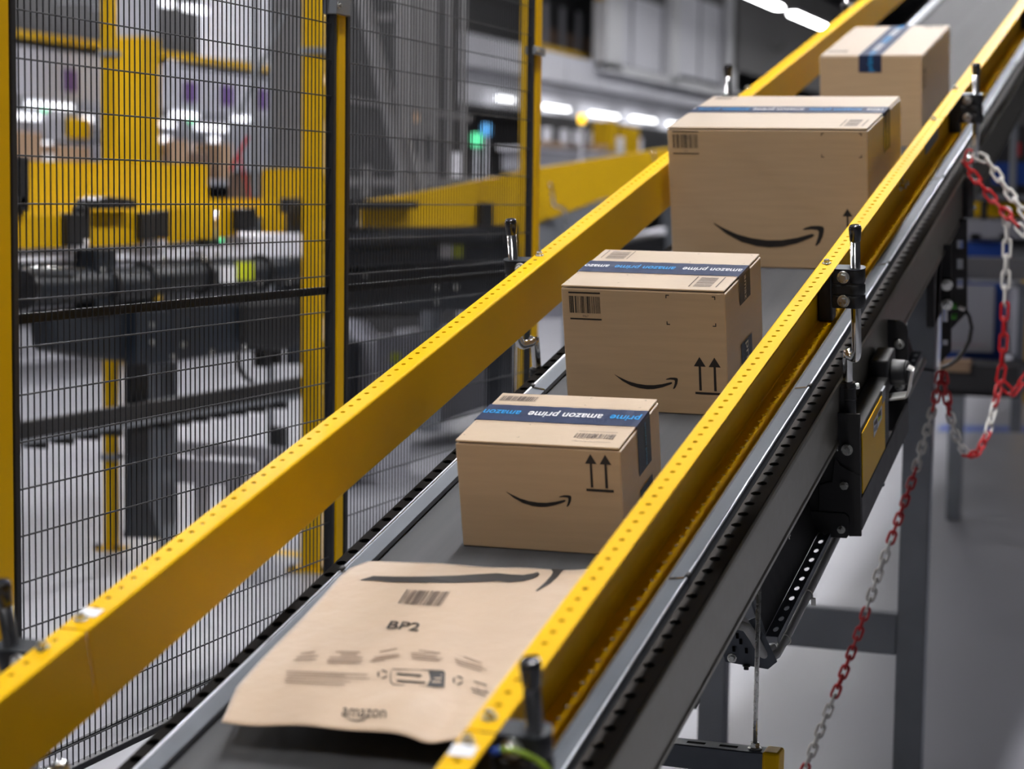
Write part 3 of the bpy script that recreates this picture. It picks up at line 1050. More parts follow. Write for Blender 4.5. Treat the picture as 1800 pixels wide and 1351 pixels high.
S1 = 400 / 1501
mtext('size_code', 'ink', 'BP2', [(145, 545), (355, 565), (178, 495), (380, 512)], 640, 960, S1, 0.012, 'printed size code')
S2 = 400 / 1589
mtext('lettering', 'ink', 'amazon', [(873, 1190), (1185, 1205), (890, 1128), (1190, 1150)], 380, 960, S2, 0.0, 'printed brand word')
mprint('lettering', 'ink', quadstrip(zz([(905, 1195), (940, 1212), (985, 1217), (1030, 1210), (1055, 1200)], 380, 960, S2), zz([(905, 1198), (940, 1220), (985, 1228), (1030, 1220), (1057, 1203)], 380, 960, S2)), 'small curved line under the word')


def greeking(rows, ox, oy, s, m='ink_soft', label='small lines of print'):
    polys = []
    for x0, y0, x1, y1, tk in rows:
        n = 6
        ups = [(x0 + (x1 - x0) * k / n, y0 + (y1 - y0) * k / n) for k in range(n + 1)]
        los = [(x, y + tk) for x, y in ups]
        polys += quadstrip(zz(ups, ox, oy, s), zz(los, ox, oy, s))
    mprint('fine_print', m, polys, label)


mat('ink_pale', (0.31, 0.215, 0.15), 0.6)
greeking([(590, 748, 690, 738, 7), (560, 775, 715, 765, 7), (540, 795, 700, 790, 6)], 380, 960, S2, 'ink_pale')
greeking([(835, 735, 1005, 738, 8), (870, 755, 985, 757, 7), (790, 775, 1025, 778, 7), (775, 795, 1020, 800, 7), (775, 813, 1010, 818, 6)], 380, 960, S2, 'ink_pale')
greeking([(1140, 735, 1265, 712, 7), (1100, 775, 1280, 752, 7), (1085, 792, 1280, 770, 6), (1070, 806, 1180, 795, 6)], 380, 960, S2, 'ink_pale')
greeking([(360, 685, 505, 705, 7), (310, 705, 480, 725, 6), (310, 722, 520, 742, 6), (315, 738, 500, 756, 6)], 640, 960, S1, 'ink_pale')
greeking([(660, 728, 780, 770, 7), (600, 740, 780, 795, 6), (600, 758, 810, 815, 6), (610, 775, 770, 825, 6)], 640, 960, S1, 'ink_pale')
greeking([(490, 872, 1060, 895, 7), (490, 892, 900, 905, 6), (490, 912, 1075, 925, 6), (480, 930, 940, 948, 6), (480, 948, 900, 968, 6)], 380, 960, S2, 'ink_pale')
# recycling pill: outlined label with a dark end, round arrows and small pictograms beside it
pill = [(185, 810), (520, 818), (535, 835), (530, 935), (515, 938), (190, 920), (172, 900), (170, 850)]
inner = [(192, 818), (430, 823), (442, 860), (432, 925), (195, 912), (180, 895), (178, 852), (182, 830)]
po, pi = zz(pill), zz(inner)
mprint('recycling_label', 'ink_soft', [[po[0], po[1], pi[1], pi[0]], [po[5], po[4], pi[3], pi[4]], [po[6], po[5], pi[4], pi[5]], [po[7], po[6], pi[5], pi[6]], [po[0], po[7], pi[6], pi[7]]], 'outlined recycling label')
mprint('recycling_label', 'ink', [zz([(425, 825), (522, 822), (535, 838), (530, 934), (412, 928), (438, 880)])], 'dark end of the recycling label')
greeking([(215, 838, 380, 850, 12), (215, 882, 405, 896, 12)], 640, 960, S1, 'ink', 'two lines of print inside the label')
greeking([(450, 845, 515, 848, 8), (450, 868, 512, 871, 8), (448, 892, 508, 895, 8)], 640, 960, S1, 'kraft', 'pale print on the dark end')
for cx_, cy_, r_ in ((122, 848, 36), (620, 888, 36)):
    polys = []
    for k in range(3):
        a0 = k * 2.094 + 0.3
        a1 = a0 + 1.5
        o_, i_ = [], []
        for q in range(6):
            a = a0 + (a1 - a0) * q / 5
            o_.append((cx_ + r_ * math.cos(a), cy_ + r_ * 0.85 * math.sin(a)))
            i_.append((cx_ + r_ * 0.62 * math.cos(a), cy_ + r_ * 0.53 * math.sin(a)))
        polys += quadstrip(zz(o_), zz(i_))
    mprint('recycling_symbol', 'ink_soft', polys, 'small recycling arrows')
greeking([(725, 890, 810, 915, 9), (705, 935, 820, 965, 9), (715, 958, 800, 985, 8), (745, 912, 760, 960, 10), (800, 925, 812, 968, 8)], 640, 960, S1, 'ink_soft', 'small pictogram')


# ------------------------------------------------------------------ drive guard, isolator and brackets on the right side
def cvx(px, py, x):
    """belt-space point (x, d, n) seen at a pixel, on the plane x"""
    p = CONV.inverted() @ atx(px, py, x)
    return (x, p.y, p.z)


def cvd(px, py, d):
    o = CONV.inverted() @ Vector((0, 0, CAMZ))
    q = CONV.inverted() @ at(px, py, 1.0) - o
    k = (d - o.y) / q.y
    p = o + q * k
    return (p.x, d, p.z)


DG = 3.675
guard = thing('drive_guard', 'black drive housing with yellow side cover under the conveyor edge', 'machine guard', cv(-0.72, DG, -1.55))
xr0 = -0.6670
b = MB(CONV).box(-0.84, xr0, DG, DG + 0.006, -1.5520, -1.2950)
b.build('front_plate', 'black_steel', guard, bevel=0.0015)
b = MB(CONV).prism([cvd(px, py, DG - 0.001) for px, py in ((1468, 800), (1476, 815), (1513, 836), (1515, 941), (1493, 941), (1493, 905), (1487, 899), (1440, 896), (1440, 850), (1463, 845))], (0, -0.005, 0))
b.build('front_plate', 'black_steel', guard, bevel=0.0012)
b = MB(CONV).prism([cvd(px, py, DG - 0.001) for px, py in ((1380, 893), (1486, 900), (1493, 907), (1493, 938), (1489, 944), (1380, 938))], (0, -0.006, 0))
b.build('front_plate', 'black_steel', guard, bevel=0.0012)
b = MB(CONV).prism([cvd(px, py, DG - 0.001) for px, py in ((1462, 842), (1490, 844), (1496, 849), (1497, 890), (1493, 893), (1462, 890))], (0, -0.004, 0))
b.build('slot_cover', 'black_steel', guard, bevel=0.0012)
for px, py, r in ((1489, 790, 0.0115), (1484, 853, 0.0085), (1479, 930, 0.0082)):
    c = Vector(cvd(px, py, DG - 0.006))
    b = MB(CONV).cyl(c, c + Vector((0, -0.003, 0)), r, 22).cyl(c + Vector((0, -0.003, 0)), c + Vector((0, -0.010, 0)), r * 0.66, 20).cyl(c + Vector((0, -0.010, 0)), c + Vector((0, -0.0104, 0)), r * 0.3, 6)
    b.build('socket_bolt', 'bolt', guard, bevel=0.0006)
b = MB(CONV).box(-0.7080, xr0 - 0.001, DG + 0.006, 4.02, -1.4700, -1.3300)
b.build('housing', 'black_steel', guard, bevel=0.002)
b = MB(CONV).box(xr0 - 0.001, xr0 + 0.0015, 3.692, 3.958, -1.4680, -1.3400)
lab(b.build('cover', 'yellow', guard, bevel=0.001), 'yellow painted side cover')
b = MB(CONV).box(xr0 - 0.002, xr0 + 0.0022, 3.925, 3.962, -1.3580, -1.3300)
b.build('cover_corner', 'galv_dull', guard)
lq = [cvx(1360 + x * .2073, 680 + y * .2073, xr0 + 0.0020) for x, y in ((845, 290), (915, 155), (915, 265), (848, 428))]
b = MB(CONV).prism(lq, (0.0006, 0, 0))
lb_ = lab(b.build('rating_label', 'white', guard), 'small white rating label')
for (x0, y0), (x1, y1), m in (((852, 300), (880, 330), 'ink_soft'), ((885, 225), (912, 262), 'ink_soft'), ((850, 350), (882, 385), 'grey_far'), ((884, 300), (912, 262), 'lime')):
    q = [cvx(1360 + x * .2073, 680 + y * .2073, xr0 + 0.0029) for x, y in ((x0, y0), (x1, y0 - (x1 - x0) * 1.5), (x1, y1 - (x1 - x0) * 0.9), (x0, y1))]
    MB(CONV).poly(q).build('label_print', m, lb_)
b = MB(CONV).box(-0.6710, xr0 + 0.001, DG + 0.006, 4.27, -1.5420, -1.4720)
b.build('skirt', 'black_steel', guard, bevel=0.001)
for dd in (3.93, 4.20):
    MB(CONV).box(xr0 - 0.004, xr0 + 0.0025, dd, dd + 0.012, -1.5440, -1.5380).build('skirt_tab', 'galv', guard)
# tall rear plate with a rounded top
rp = [(-0.735, -1.2800), (-0.6840, -1.2800), (-0.6760, -1.2840), (-0.6690, -1.2930), (-0.6665, -1.3050), (-0.6665, -1.5420), (-0.735, -1.5420)]
b = MB(CONV).prism([(x, 4.272, n) for x, n in rp], (0, 0.006, 0))
lab(b.build('rear_plate', 'black_steel', guard, bevel=0.0012), 'tall black plate with rounded top')
for n in (-1.3350, -1.4100, -1.4330):
    hexbolt(guard, (-0.6850, 4.272, n), (0, -1, 0), 0.008, 0.010, 'bolt', CONV)
# isolator switch: black base, round knob and bent metal loop
iso = thing('isolator_switch', 'round black isolator knob inside a bent metal hoop', 'switch', cv(-0.68, 4.06, -1.37))
b = MB(CONV).box(-0.7080, -0.6690, 4.022, 4.120, -1.3720, -1.2950)
b.build('switch_base', 'black', iso, bevel=0.004)
k0 = Vector((-0.6690, 4.070, -1.3350))
b = MB(CONV).cyl(k0, k0 + Vector((0.030, 0, 0)), 0.0285, 28, 0.0265).cyl(k0 + Vector((0.030, 0, 0)), k0 + Vector((0.038, 0, 0)), 0.0265, 28, 0.0225)
lab(b.build('knob', 'black', iso, bevel=0.0015), 'black round knob')
loop = [cvd(px, py, 4.028) for px, py in ((1557, 703), (1592, 699), (1597, 686), (1599, 674), (1603, 652), (1594, 648))]
b = MB(CONV)
for i in range(len(loop) - 1):
    p, q = Vector(loop[i]), Vector(loop[i + 1])
    e = (q - p).normalized()
    nrm = Vector((-e.z, 0, e.x)) * 0.0026
    b.prism([p + nrm, q + nrm, q - nrm, p - nrm], (0, 0.040 if i < 2 else 0.024, 0))
mat('bright_metal', (0.78, 0.77, 0.74), 0.35, 0.5)
lab(b.build('guard_hoop', 'bright_metal', iso, bevel=0.0006, seg=1), 'bent bare metal guard hoop')

# slotted black hanger plates at the leg
hang = thing('slotted_bracket', 'black slotted bracket plates behind the leg, cables looping below', 'bracket', cv(-0.70, 5.2, -1.62))


def slotted(d, left, right, top, bottom, slots, name):
    """plate facing the camera with real openings; limits are photo pixels on the plane d"""
    b = MB(CONV)
    P_ = lambda px, py: Vector(cvd(px, py, d))
    ys = [top] + [v for s in slots for v in (s[2], s[3])] + [bottom]
    sl, sr = (min(s[0] for s in slots), max(s[1] for s in slots)) if slots else (left, left)
    t = (0, 0.005, 0)
    b.prism([P_(left, top), P_(sl, top), P_(sl, bottom), P_(left, bottom)], t)
    b.prism([P_(sr, top), P_(right, top), P_(right, bottom), P_(sr, bottom)], t)
    for i in range(0, len(ys) - 1, 2):
        b.prism([P_(sl, ys[i]), P_(sr, ys[i]), P_(sr, ys[i + 1]), P_(sl, ys[i + 1])], t)
    return b.build(name, 'black_steel', hang)


slotted(5.48, 1668, 1700, 385, 540, [(1682, 1693, 422, 437), (1682, 1693, 455, 473), (1682, 1693, 489, 507)], 'slotted_plate')
b = MB(CONV).prism([cvd(px, py, 5.48) for px, py in ((1668, 540), (1700, 540), (1701, 548), (1671, 580))], (0, 0.005, 0))
b.build('slotted_plate', 'black_steel', hang)
slotted(5.17, 1655, 1672, 430, 612, [(1657, 1666, 540, 566), (1658, 1666, 597, 607)], 'slotted_plate')
b = MB(CONV).prism([cvd(px, py, 5.17) for px, py in ((1654, 612), (1672, 612), (1671, 618), (1653, 638))], (0, 0.005, 0))
b.build('slotted_plate', 'black_steel', hang)
for px, py in ((1664, 500), (1664, 535)):
    c = Vector(cvd(px, py, 5.16))
    hexbolt(hang, c, (0.3, -1, 0), 0.011, 0.02, 'bolt', CONV)
for py in (538, 556):
    c = Vector(cvd(1677, py, 5.45))
    MB(CONV).box(c.x - 0.007, c.x + 0.007, c.y - 0.01, c.y + 0.01, c.z - 0.006, c.z + 0.006).build('terminal', 'green', hang, bevel=0.001)
c0 = cvd(1684, 539, 5.45)
c1 = cvd(1696, 544, 5.45)
MB(CONV).tube([c0, c1], 0.006, 8).build('cable_lug', 'bolt', hang)
for k in range(2):
    pts = [cvd(px + k * 2, py + k, 5.45 - k * 0.02) for px, py in ((1696, 544), (1703, 556), (1707, 575), (1703, 598), (1694, 615), (1682, 630), (1668, 640), (1655, 646))]
    MB(CONV).tube(pts, 0.0045, 8).build('cable', 'black', hang)
# brown paper scrap/primer plate seen beside the bracket
b = MB(CONV).prism([cvd(px, py, 5.42) for px, py in ((1648, 470), (1667, 430), (1668, 492), (1650, 492))], (0, 0.004, 0))
lab(b.build('backing_plate', 'galv_dull', hang), 'dull backing plate')

# ------------------------------------------------------------------ cable tray under the conveyor
tray = thing('cable_tray', 'perforated metal cable tray with grey cable under the conveyor', 'cable tray', cv(-0.76, 3.2, -1.6))
TD0, TD1 = 3.18, 4.9
b = MB(CONV).prism([(-0.752, TD0, -1.548), (-0.800, TD0 + 0.02, -1.395), (-0.803, TD0 + 0.02, -1.396), (-0.755, TD0, -1.549)], (0, TD1 - TD0, 0))
lab(b.build('tray_sheet', 'black_steel', tray), 'black inner sheet of the tray')
b = MB(CONV)
holed(b, -0.7515, -0.7275, TD0, TD1, -1.5480, 0.0015, 0.046, TD0 + 0.03, -0.7385, 0.0048, 0.011, 10)
b.box(-0.7290, -0.7275, TD0, TD1, -1.5620, -1.5480)
lab(b.build('tray_flange', 'galv', tray), 'bare perforated flange')
b = MB(CONV).bar((-0.7515, TD0 - 0.004, -1.550), (-0.802, TD0 + 0.016, -1.393), 0.004, 0.016, (0, 1, 0))
b.build('tray_end', 'galv', tray)
pe = [cvd(px, py, 3.13) for px, py in ((1268, 1140), (1300, 1096), (1328, 1085), (1366, 1163), (1350, 1176), (1275, 1163))]
b = MB(CONV).prism(pe, (0, 0.003, 0))
pl_ = b.build('end_plate', 'galv', tray, bevel=0.0005)
for px, py in ((1302, 1127), (1312, 1143), (1296, 1117), (1290, 1140), (1330, 1120)):
    c = Vector(cvd(px, py, 3.128))
    MB(CONV).box(c.x - 0.0025, c.x + 0.0025, c.y - 0.001, c.y + 0.0005, c.z - 0.005, c.z + 0.005).build('plate_slot', 'hole_dark', pl_)
hexbolt(tray, cvd(1287, 1156, 3.128), (0, -1, 0.2), 0.006, 0.008, 'bolt', CONV)
hexbolt(tray, cvd(1312, 1169, 3.128), (0, -0.4, -1), 0.005, 0.008, 'bolt', CONV, m='black_steel')
path = [cvd(1298, 1098, 3.10), cvd(1312, 1102, 3.11), cvd(1326, 1122, 3.12), cvd(1340, 1147, 3.13), cvd(1354, 1156, 3.15), cvd(1365, 1149, 3.17)]
path += [(-0.7250, d, -1.574) for d in (3.26, 3.5, 3.8, 4.2, 4.6, 4.9)]
b = MB(CONV).tube(path, 0.0085, 12)
lab(b.build('cable', 'cable_grey', tray), 'thick grey cable along the tray edge')
path2 = [(p[0] - 0.006, p[1] + 0.004, p[2] + 0.012) for p in path[:6]]
MB(CONV).tube(path2, 0.0065, 10).build('cable', 'cable_grey', tray)
for d in (3.22, 3.42):
    MB(CONV).tube([(-0.7250 + 0.0105 * math.cos(a), d, -1.572 + 0.0105 * math.sin(a)) for a in [k * math.pi / 8 for k in range(16)]], 0.0016, 6, True).build('cable_tie', 'chain_white', tray)
c = Vector((-0.713, 3.42, -1.578))
MB(CONV).box(c.x - 0.004, c.x + 0.004, c.y - 0.003, c.y + 0.003, c.z - 0.014, c.z).build('cable_tie', 'chain_white', tray)

# ------------------------------------------------------------------ slotted strut hung on a threaded rod
SY = 3.26
sr = aty(1327, 1312, SY)
strut = thing('hanger_strut', 'slotted steel strut with yellow end cap hung on a threaded rod', 'strut', mw((sr.x, SY, sr.z - 0.04)))
ex = aty(1346, 1320, SY).x
b = MB()
zt = sr.z - 0.004
x0s = -1.36
b.box(x0s, ex, SY - 0.0205, SY - 0.0180, zt - 0.041, zt)
b.box(x0s, ex, SY + 0.0180, SY + 0.0205, zt - 0.041, zt)
b.box(x0s, ex, SY - 0.0205, SY + 0.0205, zt - 0.0025, zt)
b.build('channel', 'galv', strut, bevel=0.0008)
for k in range(6):
    cx_ = aty(1226, 1298, SY).x + 0.050 - 0.0525 * (k - 0)
    if k == 0:
        continue
for px in (1224, 1281):
    cx_ = aty(px, 1300, SY).x
    b = MB().box(cx_ - 0.016, cx_ + 0.016, SY - 0.0055, SY + 0.0055, zt - 0.0004, zt + 0.0006)
    lab(b.build('slot', 'hole_dark', strut, bevel=0.004), 'long slot in the top of the strut')
b = MB().box(ex - 0.002, ex + 0.028, SY - 0.0235, SY + 0.0235, zt - 0.058, zt + 0.003)
lab(b.build('end_cap', 'yellow', strut, bevel=0.005), 'yellow plastic end cap')
ztop = belt_z(SY, -1.36)
b = MB().cyl((sr.x, SY, zt - 0.05), (sr.x, SY, ztop), 0.0040, 10)
lab(b.build('threaded_rod', 'bolt', strut), 'thin threaded rod')
b = MB().cyl((sr.x, SY, zt), (sr.x, SY, zt + 0.003), 0.012, 18).cyl((sr.x, SY, zt + 0.003), (sr.x, SY, zt + 0.012), 0.0085, 6)
b.build('nut', 'bolt', strut, bevel=0.0008, seg=1)
b = MB().cyl((-1.30, SY, zt - 0.05), (-1.30, SY, ztop), 0.0040, 10)
b.build('threaded_rod', 'bolt', strut)
# small clips hanging from the lower lip of the side profile
for k, (px, py) in enumerate(((1388, 941), (1472, 787))):
    c = Vector(cvx(px, py + 2, -0.7105))
    b = MB(CONV).tube([(c.x, c.y + 0.004 * math.cos(a), c.z + 0.004 * math.sin(a)) for a in [q * math.pi / 5 for q in range(8)]], 0.0010, 6)
    b.build('wire_clip', 'bolt', conv)
for px, py in ((1232, 1228), (1250, 1180), (1262, 1145)):
    c = Vector(cvx(px, py, -0.7150))
    b = MB(CONV).box(c.x - 0.012, c.x - 0.004, c.y - 0.012, c.y + 0.012, c.z - 0.012, c.z + 0.006)
    b.build('bed_bolt', 'black_steel', conv, bevel=0.001)

# ------------------------------------------------------------------ earth lead at the lower bracket
lead = thing('earth_lead', 'green and yellow earth lead with a blue terminal beside the lower bracket', 'cable', cv(-0.70, 1.72, -1.05))
e0 = [cvd(px, py, 1.74) for px, py in ((865, 1322), (880, 1317), (900, 1318), (920, 1323), (942, 1334), (960, 1348), (972, 1368))]
MB(CONV).tube(e0[1:], 0.0032, 10).build('wire', 'earth_wire', lead)
lab(MB(CONV).tube(e0[:2], 0.0042, 12).build('terminal', 'blue', lead), 'blue crimp terminal')


# ------------------------------------------------------------------ red and white chains
def link_mesh(name, length, width, r, m):
    b = MB()
    pts = []
    hl = (length - width) / 2
    for k in range(7):
        a = -math.pi / 2 + math.pi * k / 6
        pts.append((hl + width / 2 * math.cos(a), width / 2 * math.sin(a), 0))
    for k in range(7):
        a = math.pi / 2 + math.pi * k / 6
        pts.append((-hl + width / 2 * math.cos(a), width / 2 * math.sin(a), 0))
    b.tube(pts, r, 7, True)
    me = bpy.data.meshes.new(name)
    me.from_pydata([tuple(v) for v in b.v], [], b.f)
    me.polygons.foreach_set('use_smooth', b.s)
    me.materials.append(MATS[m])
    return me


def chain(label, path, pitch, width, r, colours, run, roll=0.4):
    """links one after another along a path, each turned a quarter turn"""
    t = thing('plastic_chain', label, 'chain', mw(path[0]), 'red and white barrier chains')
    L = pitch + 2.6 * r
    me = {'red': link_mesh('link', L, width, r, 'red'), 'white': link_mesh('link', L, width, r, 'chain_white')}
    seg = []
    for i in range(len(path) - 1):
        seg.append((Vector(path[i]), Vector(path[i + 1])))
    tot = sum((q - p).length for p, q in seg)
    n = int(tot / pitch)
    for k in range(n):
        s = (k + 0.5) * pitch
        for p, q in seg:
            l = (q - p).length
            if s <= l:
                break
            s -= l
        c = p + (q - p) * min(1, s / l)
        d = (q - p).normalized()
        up = RZ.cross(d).normalized() if abs(d.dot(RZ)) < 0.95 else Vector((0, 0, 1))
        nn = d.cross(up)
        a = roll + (math.pi / 2 if k % 2 else 0.0) + random.uniform(-0.12, 0.12)
        u2 = up * math.cos(a) + nn * math.sin(a)
        w2 = d.cross(u2)
        cum, ci = 0, 0
        idx = k
        col_ = colours[0]
        for cc, ln in zip(colours, run):
            if idx < ln:
                col_ = cc
                break
            idx -= ln
            col_ = cc
        o = bpy.data.objects.new('link', me[col_])
        COL.objects.link(o)
        o.parent = t
        M = Matrix(((d.x, u2.x, w2.x, c.x), (d.y, u2.y, w2.y, c.y), (d.z, u2.z, w2.z, c.z), (0, 0, 0, 1)))
        o.matrix_local = mw(path[0]).inverted() @ M
    return t


def path_px(pts):
    return [at(x, y, z) for x, y, z in pts]


hook = 5.52
chain('red chain hooked on the far rod bracket, slanting down to the right edge', path_px([(1705, 266, hook), (1700, 293, hook - 0.02), (1722, 322, hook - 0.03), (1752, 358, hook - 0.05), (1790, 398, hook - 0.1), (1850, 460, hook - 0.15), (1960, 560, hook - 0.2)]), 0.0345, 0.020, 0.0040, ['red', 'white', 'red'], [8, 5, 20], 0.25)
chain('white chain hooked on the far rod bracket above the red one', path_px([(1714, 272, hook - 0.02), (1735, 281, hook - 0.02), (1752, 306, hook - 0.03), (1776, 342, hook - 0.05), (1815, 392, hook - 0.1), (1900, 480, hook - 0.15), (1990, 570, hook - 0.2)]), 0.0345, 0.020, 0.0040, ['white', 'red', 'white'], [10, 5, 20], 0.1)
DV = 5.46
chain('chain hanging straight down behind the red one near the right edge', path_px([(1770, 368, DV), (1770, 430, DV), (1767, 520, DV), (1764, 600, DV), (1760, 655, DV), (1757, 672, DV)]), 0.043, 0.021, 0.0040, ['white', 'red', 'white'], [6, 7, 20], 0.5)
chain('chain loop sagging between the leg and the hanging chain', path_px([(1658, 655, 5.20), (1663, 690, 5.22), (1670, 730, 5.24), (1683, 775, 5.28), (1700, 800, 5.32), (1718, 797, 5.36), (1735, 765, 5.40), (1747, 720, 5.43), (1757, 675, DV)]), 0.029, 0.019, 0.0038, ['red', 'white', 'red', 'white', 'red', 'white', 'red'], [4, 5, 5, 3, 4, 4, 9], 0.4)
chain('short chain end leaving the hanging chain at the right edge', path_px([(1759, 672, DV), (1772, 685, DV), (1786, 686, DV), (1802, 665, DV), (1860, 590, DV - 0.05), (1972, 545, DV - 0.13)]), 0.036, 0.020, 0.0038, ['red', 'white', 'red'], [3, 3, 9], 0.3)
chain('long slack chain running from the leg down to the floor', path_px([(1652, 655, 5.17), (1645, 700, 5.15), (1630, 755, 5.1), (1608, 830, 5.05), (1582, 905, 5.0), (1545, 1005, 4.95), (1510, 1110, 4.9), (1480, 1190, 4.86), (1445, 1275, 4.82), (1415, 1351, 4.78), (1392, 1400, 4.74), (1350, 1460, 4.72)]), 0.0262, 0.0175, 0.0036, ['red', 'white', 'red', 'white', 'red', 'white', 'red', 'white'], [4, 7, 8, 7, 9, 7, 8, 8], 0.35)
sp_ = at(1972, 560, 5.33)
cp = thing('chain_stanchion', 'slim grey stanchion outside the right edge holding the chain ends', 'stanchion', mw((sp_.x, sp_.y, 0)))
MB().cyl((sp_.x, sp_.y, 0.02), (sp_.x, sp_.y, sp_.z + 0.05), 0.02, 16).build('tube', 'galv_dull', cp)
MB().cyl((sp_.x, sp_.y, 0), (sp_.x, sp_.y, 0.02), 0.14, 24).build('base', 'black_steel', cp, bevel=0.004)
b = MB()
lx = -0.752
zz_ = aty(1620, 648, LEGY - 0.032).z
b.tube([(lx - 0.039, LEGY - 0.032, zz_ + 0.006), (lx + 0.039, LEGY - 0.032, zz_ - 0.004), (lx + 0.039, LEGY + 0.033, zz_ - 0.002), (lx - 0.039, LEGY + 0.033, zz_ + 0.006)], 0.0028, 6, True)
tag(b.build('cable_tie', 'black', None, base=mw((lx, LEGY, zz_))), 'black cable tie round the galvanised leg holding the chain', 'cable tie')


# ------------------------------------------------------------------ mesh safety fence
FS = 0.75                  # the fence stands close behind the conveyor
FX = -2.38 * FS


def fence_panel(label, y0, y1, zb, zt):
    t = thing('wire_fence', label, 'fence', mw((FX, (y0 + y1) / 2, zb)), 'dark wire mesh fence panels')
    fr = 0.020 * FS
    for a, e in ((y0, y0 + fr), (y1 - fr, y1)):
        MB().box(FX - 0.009, FX + 0.009, a, e, zb, zt).build('frame_upright', 'wire', t, bevel=0.002)
    for a, e in ((zb, zb + 0.012), (zt - fr, zt)):
        MB().box(FX - 0.009, FX + 0.009, y0 + fr, y1 - fr, a, e).build('frame_rail', 'wire', t, bevel=0.002)
    for zr, h in ((CAMZ - 0.270 * FS, 0.016), (CAMZ - 1.231 * FS, 0.006)):
        MB().box(FX - 0.011, FX - 0.003, y0 + fr, y1 - fr, zr - h / 2, zr + h / 2).build('stiffener_bar', 'wire', t, bevel=0.001)
    n = int((y1 - y0 - 2 * fr) / (0.0237 * FS))
    src = None
    for k in range(1, n + 1):
        y = y0 + fr + (y1 - y0 - 2 * fr) * k / (n + 1)
        if src is None:
            src = MB().cyl((FX, y, zb + 0.01), (FX, y, zt - 0.01), 0.00130, 6).build('vertical_wire', 'wire', t)
            ys = y
        else:
            o = src.copy()
            COL.objects.link(o)
            o.parent = t
            o.location = (0, y - ys, 0)
    src = None
    k = -13
    while True:
        z = CAMZ + (-0.029 + 0.1 * k) * FS
        k += 1
        if z > zt - 0.03:
            break
        if z < zb + 0.03:
            continue
        if src is None:
            src = MB().cyl((FX + 0.0026, y0 + 0.004, z), (FX + 0.0026, y1 - 0.004, z), 0.0015, 6).build('horizontal_wire', 'wire', t)
            zs = z
        else:
            o = src.copy()
            COL.objects.link(o)
            o.parent = t
            o.location = (0, 0, z - zs)
    return t


FZB, FZT = CAMZ - 1.292 * FS, 2.28
fence_panel('wire mesh panel at the left with the machine seen through it', 3.533 * FS, 5.116 * FS, FZB, FZT)
fence_panel('wire mesh panel in the middle, denser looking, left of the end post', 5.186 * FS, 6.796 * FS, FZB, FZT)
fence_panel('wire mesh panel cut off at the left edge of the picture', 1.86 * FS, 3.455 * FS, FZB, FZT)


def fence_post(label, y, w, clamps):
    t = thing('fence_post', label, 'post', mw((FX, y, 0)), 'slim yellow fence posts')
    MB().box(FX - 0.009, FX + 0.009, y - w / 2, y + w / 2, 0.006, 2.4).build('tube', 'yellow', t, bevel=0.003)
    MB().box(FX - 0.06, FX + 0.06, y - 0.05, y + 0.05, 0, 0.006).build('foot_plate', 'yellow', t)
    for z, h in clamps:
        MB().box(FX - 0.016, FX + 0.016, y - w / 2 - 0.026, y + w / 2 + 0.009, z - h / 2, z + h / 2).build('clamp', 'galv_dull', t, bevel=0.002)
        hexbolt(t, (FX + 0.016, y - w / 2 - 0.015, z), (1, 0, 0), 0.005, 0.006, 'clamp_bolt')
    return t


fence_post('yellow fence post at the left edge of the picture', 3.492 * FS, 0.070 * FS, [(0.45, 0.025)])
fence_post('yellow fence post between the left and middle mesh panels', 5.151 * FS, 0.050 * FS, [(atx(595, 12, FX).z, 0.037), (0.45, 0.025)])
fence_post('yellow end post of the fence right of the middle mesh panel', 6.842 * FS, 0.062 * FS, [(atx(940, 90, FX).z, 0.022), (0.45, 0.025)])


# ------------------------------------------------------------------ posts and column behind the fence
def guard_post(label, p, w, d_, h, clamps, col_='yellow_far'):
    t = thing('guard_post', label, 'post', mw((p.x, p.y, 0)), 'square yellow guard posts')
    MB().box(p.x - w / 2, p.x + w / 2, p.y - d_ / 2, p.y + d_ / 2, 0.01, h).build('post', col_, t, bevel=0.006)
    MB().box(p.x - w * 1.1, p.x + w * 1.1, p.y - d_ * 1.1, p.y + d_ * 1.1, 0, 0.01).build('foot_plate', col_, t)
    for s in (-1, 1):
        MB().cyl((p.x + s * w * 0.85, p.y - d_ * 0.85, 0.01), (p.x + s * w * 0.85, p.y - d_ * 0.85, 0.03), 0.012, 6).build('anchor_bolt', 'black_steel', t)
    for z in clamps:
        MB().box(p.x - w / 2 - 0.012, p.x + w / 2 + 0.012, p.y - d_ / 2 - 0.012, p.y + d_ / 2 + 0.012, z - 0.014, z + 0.014).build('clamp', 'galv_dull', t, bevel=0.002)
    return t


def floor_pt(px, py):
    v = RX * (px - CX) + RY * (py - CY) + RZ * F_PX
    k = -CAMZ / v.z
    return Vector((v.x * k, v.y * k, 0))


gp = floor_pt(548, 1003)
guard_post('thick yellow guard post just behind the middle of the fence', gp, 0.088, 0.05, 3.4, [aty(548, 90, gp.y).z])
gp = floor_pt(197, 965)
guard_post('slim yellow guard post behind the machine at the left', gp, 0.058, 0.05, 3.4, [aty(190, 95, gp.y).z, aty(197, 802, gp.y).z])
gp = at(919, 400, 11.0)
guard_post('narrow yellow post seen beside the end post of the fence', gp, 0.040, 0.04, 3.4, [])

cb = at(242, 200, 19.0)
col = thing('building_column', 'thick building column, yellow below and grey above, left behind fence', 'column', mw((cb.x, cb.y, 0)))
zsplit = at(242, 68, 19.0).z
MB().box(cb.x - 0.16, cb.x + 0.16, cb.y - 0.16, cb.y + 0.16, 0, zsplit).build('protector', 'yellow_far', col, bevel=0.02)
MB().box(cb.x - 0.15, cb.x + 0.15, cb.y - 0.15, cb.y + 0.15, zsplit, 9.4).build('shaft', 'grey_far', col, bevel=0.01)


